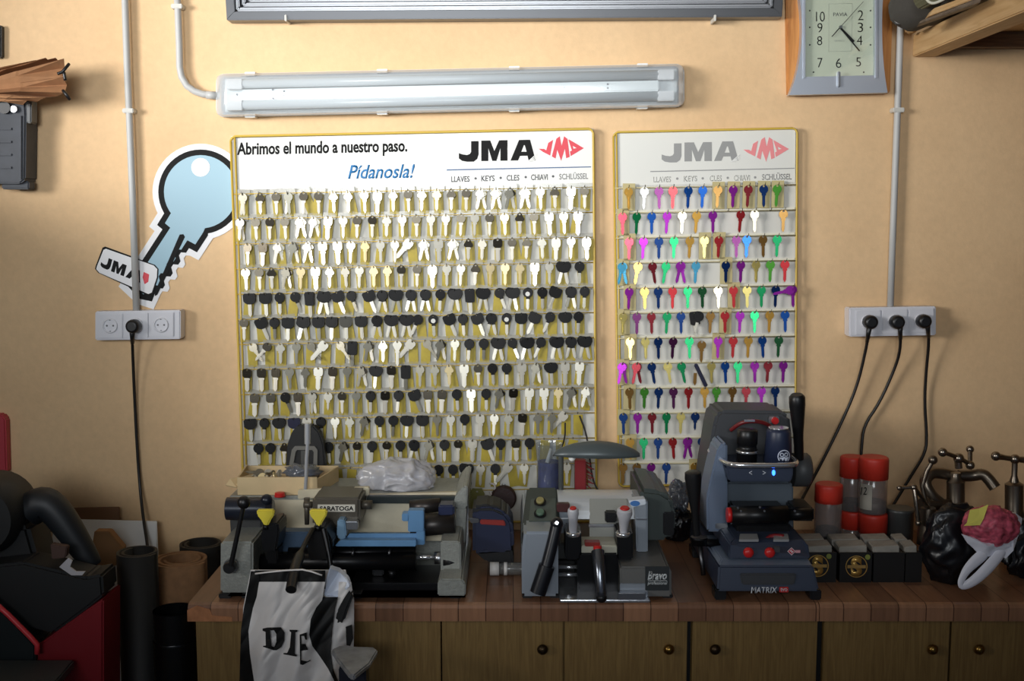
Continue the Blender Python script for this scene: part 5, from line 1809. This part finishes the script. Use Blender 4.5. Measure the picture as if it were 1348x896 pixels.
m.tube([at(u, v, bagd(u, v) + .003) for u, v in ((336, 755), (352, 753), (376, 750.5), (398, 749.5), (410, 752), (424, 757))], .0019, 6)
m.build('top_edge', BAGW, hb)
m = MB()
g = [[(428, 764), (434, 748), (446, 753), (458, 763), (461, 772), (452, 780), (448, 786), (432, 787), (426, 784)], ]
q = [at(u, v, .665 + .012 * math.sin(i * 2.1)) for i, (u, v) in enumerate(g[0])]
m.prism(q, [p + Vector((0, .02, .003)) for p in q], .002)
m.build('folded_mouth', M('bag_inside_blue_white', (206, 214, 230), .4), hb)
MB().pp([(461, 776), (466, 783), (459, 800), (453, 818), (447, 823), (441, 818), (443, 806), (449, 794), (457, 781)], .70, .685, .006).build('handle_fold', BAGK, hb, True)
m = MB()
pshape(m, [[(455, 825), (463, 822), (465, 840), (461, 850), (456, 849)]], .69, .002)
m.build('side_print', INK, hb)
back = MB()
g0 = [at(u, v, .615) for u, v in ((330, 750), (455, 750), (464, 800), (464, 940), (318, 940), (320, 800))]
back.prism(g0, [p + Vector((0, .003, 0)) for p in g0])
back.build('back_panel', BAGW, hb)
def bagletter(loops):
    # print that follows the cloth: finely split outline laid on the bag surface
    m = MB()
    t = MB(); t.shape([[(u, v) for u, v in lp] for lp in loops], 0, .0001)
    t.b.free()
    def dense(lp, n=4):
        out = []
        for a, c_ in zip(lp, lp[1:] + lp[:1]):
            out += [(a[0] + (c_[0] - a[0]) * k / n, a[1] + (c_[1] - a[1]) * k / n) for k in range(n)]
        return out
    b2 = bmesh.new()
    es = []
    for lp in loops:
        vs = [b2.verts.new((x, 0, z)) for x, z in dense(lp)]
        es += [b2.edges.new((vs[i], vs[(i + 1) % len(vs)])) for i in range(len(vs))]
    r = bmesh.ops.triangle_fill(b2, use_beauty=True, use_dissolve=False, edges=es, normal=(0, -1, 0))
    for _ in range(2):
        bmesh.ops.subdivide_edges(b2, edges=[e for e in b2.edges if e.calc_length() > 3], cuts=1)
        bmesh.ops.triangulate(b2, faces=b2.faces[:])
    for v in b2.verts:
        u_, v_ = v.co.x, v.co.z
        v.co = at(u_, v_, bagd(u_, v_) + .0075)
    m.b.free(); m.b = b2
    return m.build('print_letter', INK, hb)
def c3(pts): return [(300 + x / 5.743, 740 + y / 5.743) for x, y in pts]
bagletter([c3([(262, 500), (300, 492), (400, 490), (428, 530), (426, 590), (405, 640), (368, 664), (345, 664), (265, 638), (266, 630), (286, 628), (284, 525), (262, 516)]),
           c3([(318, 515), (348, 512), (366, 540), (366, 600), (350, 640), (330, 632), (322, 560)])])
bagletter([c3([(465, 508), (525, 510), (525, 522), (508, 530), (504, 690), (520, 700), (518, 712), (420, 694), (420, 684), (448, 684), (468, 640), (478, 528), (466, 520)])])
bagletter([c3([(542, 545), (596, 528), (598, 584), (586, 584), (576, 556), (556, 556), (556, 616), (584, 616), (590, 625), (606, 660), (556, 668), (556, 740), (600, 748), (622, 736), (626, 742), (604, 754), (566, 776), (546, 770)])])

# grey metal spade-shaped anvil in front of the cabinets
av = thing('stake_anvil', 'grey worn triangular metal stake top on a dark post below the shopping bag', 'anvil', at(468, 894, .78))
T = [at(u, v, d) for u, v, d in ((437, 853, .76), (446, 850, .78), (494, 852, .76), (497, 856, .75), (486, 874, .82), (468, 889, .90), (461, 888, .90), (443, 864, .82))]
zt2 = T[0].z
T = [on_z(u, v, zt2) for u, v in ((436, 854), (446, 849.5), (492, 851), (497.5, 855), (487, 872), (467, 888), (460, 887), (443, 865))]
MB().prism(T, [p + Vector((0, 0, -.012)) for p in T], .003).build('top_plate', M('worn_steel', (156, 158, 162), .45, .45, var=.25, vs=40), av)
pc_ = sum((p for p in T), Vector()) / len(T)
MB().box(pc_.x - .028, pc_.x + .028, pc_.y - .028, pc_.y + .02, .0, zt2 - .012, .003).build('post', M('dark_post', (44, 46, 56), .4, .5), av)

MB.MINZ = WT + .0012
# ------------------------------------------------------------------ jars, boxes, taps and bags at the right
def jar(label, u, vt, vb, w, d, lid_v, fill_v, fillm, z0=WT, tagged=False, group='red-lidded clear jars at the right end of the worktop'):
    x = at(u, vb, d).x
    r = S(u, (vt + vb) / 2, d, w / 2.0)
    zt_ = at(u, vt, d).z; zl = at(u, lid_v, d).z
    t = thing('storage_jar', label, 'jar', (x, -d, z0), group)
    MB().lathe([(0, r * .9), (.03, r * .96), (.97, r * .96), (1, r * .9)], (x, -d, z0), (x, -d, zl + .004), 26, False).build('jar_wall', clear_plastic('jar_clear', (214, 206, 204), .8, .12, .16) if 'jar_clear' not in MATS else MATS['jar_clear'], t)
    lidm = MB()
    seg = 40
    lidm.lathe([(0, r), (.86, r), (.95, r * .97), (1, r * .86)], (x, -d, zl), (x, -d, zt_), seg)
    for k, v in enumerate(lidm.b.verts):
        c_ = Vector((x, -d, v.co.z))
        if k % 2 and v.co.z < zt_ - .004: v.co = c_ + (v.co - c_) * .975
    lidm.build('screw_lid', M('red_lid', (206, 56, 42), .45), t)
    if fill_v:
        zf_ = at(u, fill_v, d).z
        m = MB(); m.lathe([(0, r * .88), (.9, r * .9), (1, r * .8)], (x, -d, z0 + .002), (x, -d, max(zf_, z0 + .008)), 22); m.build('contents', fillm, t)
    if tagged:
        lb = MB()
        a0, a1 = -PI / 2 - .15, -PI / 2 + .42
        a0, a1 = -PI / 2 - 1.3, -PI / 2 - .36
        n_ = 8
        zA, zB = at(u, 634, d).z, at(u, 667, d).z
        f_ = [[Vector((x + r * 1.0 * math.cos(a0 + (a1 - a0) * i / n_), -d + r * math.sin(a0 + (a1 - a0) * i / n_), z)) for i in range(n_ + 1)] for z in (zA, zB)]
        for i in range(n_):
            lb.face([f_[0][i], f_[0][i + 1], f_[1][i + 1], f_[1][i]])
        lb.build('paper_label', M('label_grey', (150, 146, 136), .6), t)
        text('print_number', '12', (1133, 641, 1141, 651), d + r * .92, INK, t, shear=.2)
    return t
DK = M('dark_fill', (40, 38, 40), .6, var=.3, vs=90)
GR_ = M('grey_fill', (96, 92, 90), .6, var=.3, vs=90)
jd = .22
t1 = jar('short red-lidded jar standing alone, left of the stacked jars', 1089, 636, 711, 36, .27, 660, 694, DK)
zu = at(1147, 674, jd).z
jar('left upper red-lidded jar, on top of the narrow lower jar', 1120, 600, 672, 32, jd - .055, 627, 657, DK, z0=at(1120, 670, jd - .055).z)
jar('right upper red-lidded jar with a grey paper label, front of the stack', 1148, 600.5, 674, 38, jd, 629, 658, GR_, z0=at(1148, 673.4, jd).z, tagged=True)
jar('left lower red-lidded jar at the back of the stack', 1121, 671, 712, 31, jd - .055, 694, None, DK)
jar('right lower red-lidded jar that carries the labelled jar', 1148, 674.5, 720, 37, jd, 700, None, DK)
m = MB()
x = at(1183, 715, .22).x; r = S(1183, 690, .22, 17.5)
zt_ = at(1183, 668, .22).z
m.lathe([(0, r), (.92, r), (.94, r * 1.04), (1, r)], (x, -.22, WT), (x, -.22, zt_), 30)
tag(m.build('dark_jar', M('smoky_grey_jar', (66, 68, 68), .35)), 'smoky grey tub right of the red-lidded jars, under a hanging cord', 'jar')

BOXK = M('black_card', (18, 18, 18), .5)
GOLD = M('gold_print', (216, 176, 98), .3, .6)
CARDT = M('grey_card_tops', (150, 146, 138), .7, var=.15, vs=50)
def product_box(label, u0, u1, logo, group='open black product boxes in a row on the worktop'):
    d1 = .45; d0 = .315
    t = thing('product_box', label, 'box', Vector((at((u0 + u1) / 2, 760, d1).x, -(d0 + d1) / 2, WT)), group)
    x0, x1 = at(u0, 760, d1).x, at(u1, 760, d1).x
    zt_ = at(u0, 727, d1).z
    m = MB()
    m.box(x0, x1, -d1, -d1 + .003, WT, zt_); m.box(x0, x1, -d0 - .003, -d0, WT, zt_)
    m.box(x0, x0 + .003, -d1 + .003, -d0 - .003, WT, zt_ - .004); m.box(x1 - .003, x1, -d1 + .003, -d0 - .003, WT, zt_ - .004)
    m.box(x0 + .003, x1 - .003, -d1 + .003, -d0 - .003, WT, WT + .003)
    m.build('carton', BOXK, t)
    for k in range(2):
        y = -d1 + .012 + k * .062
        q = [Vector((x0 + .005, y, WT + .003)), Vector((x1 - .005, y, WT + .003)), Vector((x1 - .005, y + .012, zt_ + .010 - .002 * (k % 2))), Vector((x0 + .005, y + .012, zt_ + .006))]
        MB().prism(q, [p + Vector((0, .042, .003)) for p in q], .002).build('card_pack', CARDT, t)
    if logo:
        cu_, cv_, w = logo
        m = MB(); pshape(m, [circ(cu_, cv_, w, 28), circ(cu_, cv_, w * .92, 28)], d1 + .0006, .0005)
        m.build('print_ring', GOLD, t)
        text('print_letter', 'S', (cu_ - w * .52, cv_ - w * .88, cu_ + w * .52, cv_ + w * .9), d1 + .0008, GOLD, t, bold=.06)
        MB().pb(cu_ - w * .82, cv_ - w * .13, cu_ + w * .84, cv_ + w * .15, d1 + .0016, d1 + .0008).build('print_band', M('gold_band', (196, 160, 96), .35, .5), t)
        m = MB(); pshape(m, [circ(cu_ + w * 1.02, cv_ - w * .86, w * .24, 14)], d1 + .0008, .0005)
        m.build('print_badge', M('green_badge', (132, 140, 70), .4), t)
product_box('open black box with a gold round emblem half hidden by the navy machine', 1062, 1100.5, (1076.5, 744.5, 14.5))
product_box('open black box with a whole gold round emblem on its front', 1105, 1147, (1127.5, 745.5, 14.5))
product_box('plain open black box right of the two emblem boxes', 1149.5, 1190, None)
product_box('plain open black box beside the black plastic bag', 1191.5, 1213, None)

# taps
OLDC = M('tarnished_nickel', (120, 110, 98), .32, .92)
def tap(label, base, tubes, lathes, balls, loc, knobs=()):
    t = thing('old_tap', label, 'tap', loc, None)
    m = MB()
    for pts, r, sm_ in tubes:
        m.tube([at(*p) for p in pts], r, 14, sm_)
    for a, c_, prof in lathes:
        m.lathe(prof, at(*a), at(*c_), 18)
    for p, r in knobs:
        m.ball(at(*p), r, seg=12)
    m.build('body', OLDC, t, True)
    h = MB()
    for pts, r, sm_ in balls[0]:
        h.tube([at(*p) for p in pts], r, 10, sm_)
    for p, r in balls[1]:
        h.ball(at(*p), r, seg=12)
    h.build('cross_handle', M('worn_nickel', (150, 140, 128), .25, .95), t, True)
    return t
hx = lambda a, c_: [(a, c_)]
tap('old nickel mixer tap with a cross handle and bent pipes at the right end', None,
    [([(1262, 628, .28), (1240, 622, .28), (1225, 622, .29), (1216, 634, .30), (1226, 652, .31), (1240, 664, .31)], .0145, 2),
     ([(1262, 626, .28), (1280, 626, .28), (1294, 623, .29), (1303, 632, .30), (1310, 642, .31)], .0145, 2)],
    [((1258, 700, .30), (1258, 622, .30), [(0, .030), (.3, .026), (.35, .022), (.85, .022), (.9, .014), (1, .012)]),
     ((1212, 664, .32), (1250, 664, .31), [(0, .016), (.1, .021), (.2, .021), (.25, .014), (1, .014)]),
     ((1258, WT, .30), (1258, 690, .30), [(0, .03), (1, .026)]) if False else ((1258, 735, .30), (1258, 690, .30), [(0, .034), (1, .026)])],
    ([([(1262, 616, .30), (1261, 603, .30)], .009, 0), ([(1242, 595, .32), (1262, 602, .30), (1277, 611, .29)], .0058, 0), ([(1277, 591, .27), (1277, 611, .29)], .0058, 0)],
     [((1241, 595, .32), .0115), ((1262, 603, .30), .0135), ((1277, 591, .27), .0098), ((1277, 612, .29), .0115)]), foot(1258, 740))
tap('old nickel tap with a short lever handle, leftmost of the taps', None,
    [([(1222, 676, .36), (1214, 640, .35), (1220, 620, .35), (1228, 606, .35)], .0058, 0)],
    [((1222, 715, .36), (1222, 668, .36), [(0, .028), (.5, .024), (1, .018)])],
    ([([(1184, 642, .38), (1202, 641, .38)], .0042, 0), ([(1203, 641, .38), (1206, 660, .39), (1209, 688, .39)], .0056, 1), ([(1203, 641, .38), (1214, 655, .37), (1222, 668, .36)], .005, 0)],
     [((1184, 642, .38), .0068), ((1203, 641, .38), .0085), ((1209, 688, .39), .0078)]), foot(1222, 735), [((1228, 605, .35), .0115)])
tap('old nickel pillar tap with a T handle at the right frame edge', None,
    [([(1336, 690, .30), (1356, 676, .30), (1380, 690, .32)], .014, 1)],
    [((1335, 735, .30), (1335, 634, .30), [(0, .034), (.4, .028), (.45, .022), (.97, .022), (1, .014)]), ((1335, 634, .30), (1336, 606, .30), [(0, .012), (.3, .007), (1, .007)])],
    ([([(1311, 600, .31), (1322, 602, .30), (1336, 604, .30), (1360, 606, .29)], lambda t: .0095 - .003 * math.sin(PI * t) , 0)],
     [((1311, 600, .31), .012), ((1336, 604, .30), .0125), ((1361, 606, .29), .012)]), foot(1335, 740))
# black bag and net bag
c = at(1250, 720, .42)
m = crumple((at(1258, 720, .44).x, -.445, WT + .085), .080, .046, .098, .20, .85, 9, zmin=WT + .001)
tag(m.build('black_bag', M('black_film', (16, 17, 22), .3)), 'crumpled black plastic bag leaning on the old taps', 'bag')
c2 = at(1335, 745, .38)
m = crumple((c2.x + .05, -.415, WT + .06), .09, .036, .075, .2, .9, 21, zmin=WT + .001)
tag(m.build('black_bag', M('black_film', (16, 17, 22), .3)), 'dark bag behind the white net bag at the right frame edge', 'bag')
nb_ = thing('produce_bag', 'white plastic bag holding a pink net and a yellow note beside the taps', 'bag', foot(1290, 772))
c = at(1303, 692, .53)
m = crumple((c.x, -.535, c.z), .062, .037, .047, .10, 1.5, 2)
nt_ = M('pink_net', (190, 84, 104), .45, var=.6, vs=70)
m.build('net_contents', nt_, nb_)
FILM = M('white_film', (232, 234, 246), .35, bump=.3, bs=25)
def film(nm, pts, ds, th=.004):
    m = MB()
    q = [at(u, v, d) for (u, v), d in zip(pts, ds)]
    cpt = sum(q, Vector()) / len(q) + Vector((0, -.012, 0))
    vs = [m.b.verts.new(p) for p in q]; cv_ = m.b.verts.new(cpt)
    vb = [m.b.verts.new(p + Vector((0, th, 0))) for p in q]; cb = m.b.verts.new(cpt + Vector((0, th, 0)))
    n_ = len(vs)
    for i in range(n_):
        j = (i + 1) % n_
        m.b.faces.new((vs[i], vs[j], cv_)); m.b.faces.new((vb[j], vb[i], cb)); m.b.faces.new((vs[i], vb[i], vb[j], vs[j]))
    bmesh.ops.subdivide_edges(m.b, edges=m.b.edges[:], cuts=2, use_grid_fill=True)
    for v in m.b.verts:
        v.co += Vector((.3, 1, .3)) * .006 * noise.noise(v.co * 45)
    return m.build(nm, FILM, nb_, True)
film('bag_body', [(1266, 702), (1280, 706), (1296, 712), (1314, 712), (1325, 708), (1330, 718), (1316, 726), (1302, 732), (1286, 726), (1274, 715)], [.55] * 10)
film('bag_side', [(1327, 672), (1338, 676), (1346, 682), (1342, 700), (1334, 725), (1324, 735), (1316, 730), (1326, 706), (1330, 690)], [.52, .51, .50, .53, .55, .55, .55, .55, .53])
m = MB()
m.tube([at(1320, 724, .545), at(1302, 746, .56), at(1282, 765, .565), at(1266, 772.5, .565), at(1264, 766, .565), at(1272, 750, .56), at(1284, 738, .555), at(1296, 728, .55)], lambda t: .0105 + .003 * math.sin(9 * t), 10, 2, .45)
m.build('bag_handle', FILM, nb_, True)
q = [at(u, v, d) for u, v, d in ((1269, 692, .57), (1273, 688, .565), (1277, 671, .55), (1289, 669, .55), (1301, 664, .55), (1295, 682, .565), (1290, 691, .57))]
m = MB(); m.prism(q, [p + Vector((0, .0012, 0)) for p in q]); m.build('note', M('yellow_note', (222, 214, 104), .6), nb_)
# clear film behind the middle machines
c = at(893, 655, .12)
m = crumple((at(893, 660, .1).x, -.095, at(893, 666, .1).z + .020), .026, .024, .045, .25, 1.7, 13)
for v in m.b.verts: v.co.z = max(v.co.z, WT + .001)
m2 = crumple((at(898, 700, .2).x, -.10, WT + .045), .045, .03, .05, .22, 1.5, 17, zmin=WT + .001)
tag(m2.build('black_bag', M('black_film', (16, 17, 22), .3)), 'dark plastic bag in the gap between the silver and navy machines', 'bag')
tag(m.build('clear_film_bag', PARTB), 'crumpled clear film bag behind the silver machine, below the narrow board', 'bag')

MB.MINZ = None
# ------------------------------------------------------------------ left of the counter
KB = M('cork_brown', (132, 96, 64), .8, var=.12, vs=60, bump=.15, bs=120)
def spiral_roll(label, u, vtop, d, rpx, mat, turns=2.3, th=.006, low=0.0, cat='roll', group=None):
    c = at(u, vtop, d)
    R = S(u, vtop, d, rpx)
    m = MB()
    n = int(28 * turns)
    pts = []
    for k in range(n + 1):
        a = -.4 - 2 * PI * k / 28
        r = R - (th * 1.9) * (k / 28.0)
        pts.append((r * math.cos(a), r * math.sin(a)))
    inn = [(x * (1 - th / math.hypot(x, y)), y * (1 - th / math.hypot(x, y))) for x, y in pts]
    for z0, z1 in ((low, c.z),):
        rows = [[m.b.verts.new((c.x + x, -d + y, z)) for x, y in L_] for L_, z in ((pts, z0), (pts, z1), (inn, z1), (inn, z0))]
        for k in range(n):
            for a_, b__ in ((0, 1), (1, 2), (2, 3)):
                f = m.b.faces.new((rows[a_][k], rows[a_][k + 1], rows[b__][k + 1], rows[b__][k]))
                f.smooth = a_ != 1
        for k in (0, n):
            m.b.faces.new([rows[i][k] for i in range(4)])
    o = m.build('material_roll', mat)
    return tag(o, label, cat, group)
spiral_roll('brown cork sheet roll standing on end beside the counter', 238, 735, .33, 40, KB, 2.4, .0075)
spiral_roll('black rubber sheet roll standing on end behind the dark machine', 182, 725, .43, 30, M('roll_black', (9, 9, 10), .6), 1.6, .006)
spiral_roll('black rubber sheet roll standing against the wall behind the cork roll', 265, 714, .17, 30, M('roll_black', (9, 9, 10), .6), 1.5, .006)
m = MB()
c = at(229, 802, .50); R = S(229, 802, .50, 27)
prof = []
m.lathe([(0, R), (1, R)], (c.x, -.50, 0), (c.x, -.50, c.z), 36, False)
m.lathe([(0, R - .006), (1, R - .006)], (c.x, -.50, 0), (c.x, -.50, c.z), 36, False)
zz = c.z - .02
m2 = MB()
n_ = 46
m2.lathe([(k / n_, R + .0015 + .0016 * (k % 2)) for k in range(n_ + 1)], (c.x, -.50, c.z - .28), (c.x, -.50, c.z - .07), 36, False)
dt = thing('ribbed_hose', 'wide black ribbed hose standing in front of the cork roll', 'hose', (c.x, -.50, 0))
m.build('tube', M('shiny_black_rubber', (12, 12, 13), .25), dt)
m2.build('ribs', M('shiny_black_rubber', (12, 12, 13), .25), dt)
# boards leaning on the wall
def leaning(nm, label, poly, db, th, mat, cat='board'):
    f = []
    for u, v, d in poly:
        f.append(at(u, v, d))
    return tag(MB().prism(f, [p + Vector((0, th, 0)) for p in f], .0015).build(nm, mat), label, cat)
leaning('leaning_board', 'white sheet leaning on the wall behind the black rolls', [(70, 683, .05), (206, 686, .05), (209, 760, .12), (209, 900, .2), (66, 900, .2), (66, 760, .12)], .1, .006, M('grey_white_sheet', (214, 214, 212), .6))
leaning('leaning_board', 'brown board edge showing above the white leaning sheet', [(60, 669, .03), (157, 667, .03), (158, 700, .05), (60, 700, .05)], .1, .005, M('brown_hardboard', (112, 78, 50), .7))
tag(MB().pp([(117, 745), (124, 699), (143, 699), (162, 722), (152, 745)], .16, .13, .002).build('cardboard_piece', M('tan_cardboard', (146, 108, 70), .8)), 'small tan cardboard piece standing in front of the white sheet', 'cardboard')
# dark finishing machine, arm and red darkened further in colour for missing shade
fm = thing('finishing_machine', 'dark shoe finishing machine with black hoods and a red cabinet at the lower left', 'machine', (at(40, 850, .8).x, -.6, 0))
BM_ = M('black_machine', (15, 17, 19), .55)
RM_ = M('machine_red', (122, 16, 26), .45)
MT = M('machine_tray', (52, 56, 56), .45)
m = MB()
c = at(-2, 672, .5)
m.lathe([(0, .075), (.15, .088), (.85, .088), (1, .075)], c + Vector((-.01, .06, 0)), c + Vector((-.01, -.08, 0)), 30)
m.build('wheel_hood', BM_, fm, True)
m = MB()
m.tube([at(40, 670, .50), at(58, 660, .50), at(74, 672, .5), at(94, 700, .5), at(112, 728, .5), at(124, 745, .5)], lambda t: .040 - .022 * t * t, 16, 2)
m.ball(at(48, 662, .50), .034, 1, 1, .9)
m.build('suction_arm', M('blue_black_plastic', (20, 24, 29), .5), fm, True)
m = MB()
m.pp([(-80, 752), (30, 740), (80, 752), (112, 760), (134, 756), (136, 784), (116, 800), (70, 834), (-80, 800)], .62, .53, .006)
m.pp([(-80, 700), (36, 692), (52, 750), (-80, 770)], .55, .44, .01)
m.build('upper_body', BM_, fm)
m = MB()
m.pp([(68, 836), (118, 800), (136, 788), (136, 930), (40, 930), (48, 850)], .64, .53, .004)
m.build('red_cabinet', RM_, fm)
m = MB()
m.tube([at(-20, 782, .66), at(10, 808, .66), at(40, 838, .66), at(49, 848, .66), at(49, 860, .66)], .006, 10)
m.build('red_edge', M('machine_bright_red', (206, 54, 62), .4), fm)
m = MB()
m.pp([(-80, 800), (4, 806), (46, 850), (46, 872), (-80, 880)], .655, .5, .003)
m.build('dark_panel', M('teal_black', (18, 26, 28), .45), fm)
q = [at(-60, 868, .70), at(98, 868, .66), at(70, 900, .82), at(-60, 900, .82)]
q = [on_z(u, v, q[1].z) for u, v in ((-60, 868), (98, 868), (66, 905), (-60, 905))]
MB().prism(q, [p + Vector((0, 0, -.02)) for p in q], .003).build('tray', MT, fm)
MB().box(q[0].x, q[1].x - .05, q[1].y + .03, -.45, 0, q[1].z - .25, .004).build('plinth', BM_, fm)
MB().box(-2.35, -1.66, -.92, -.25, 0, 1.86, .01).build('shade_block', M('shade_block_grey', (90, 92, 94), .5), fm)  # added tall block, out of view, that shades the lower-left wall
m = MB()
pshape(m, [[(78, 746), (90, 734), (95, 738), (92, 746), (100, 752), (112, 752), (108, 757), (94, 757)]], .625, .004)
m.build('torn_sticker', M('torn_white', (170, 168, 172), .7), fm)
MB().pp([(66, 716), (88, 720), (86, 734), (68, 736)], .60, .58, .002).build('brown_guard', M('brown_guard', (66, 44, 36), .6), fm)
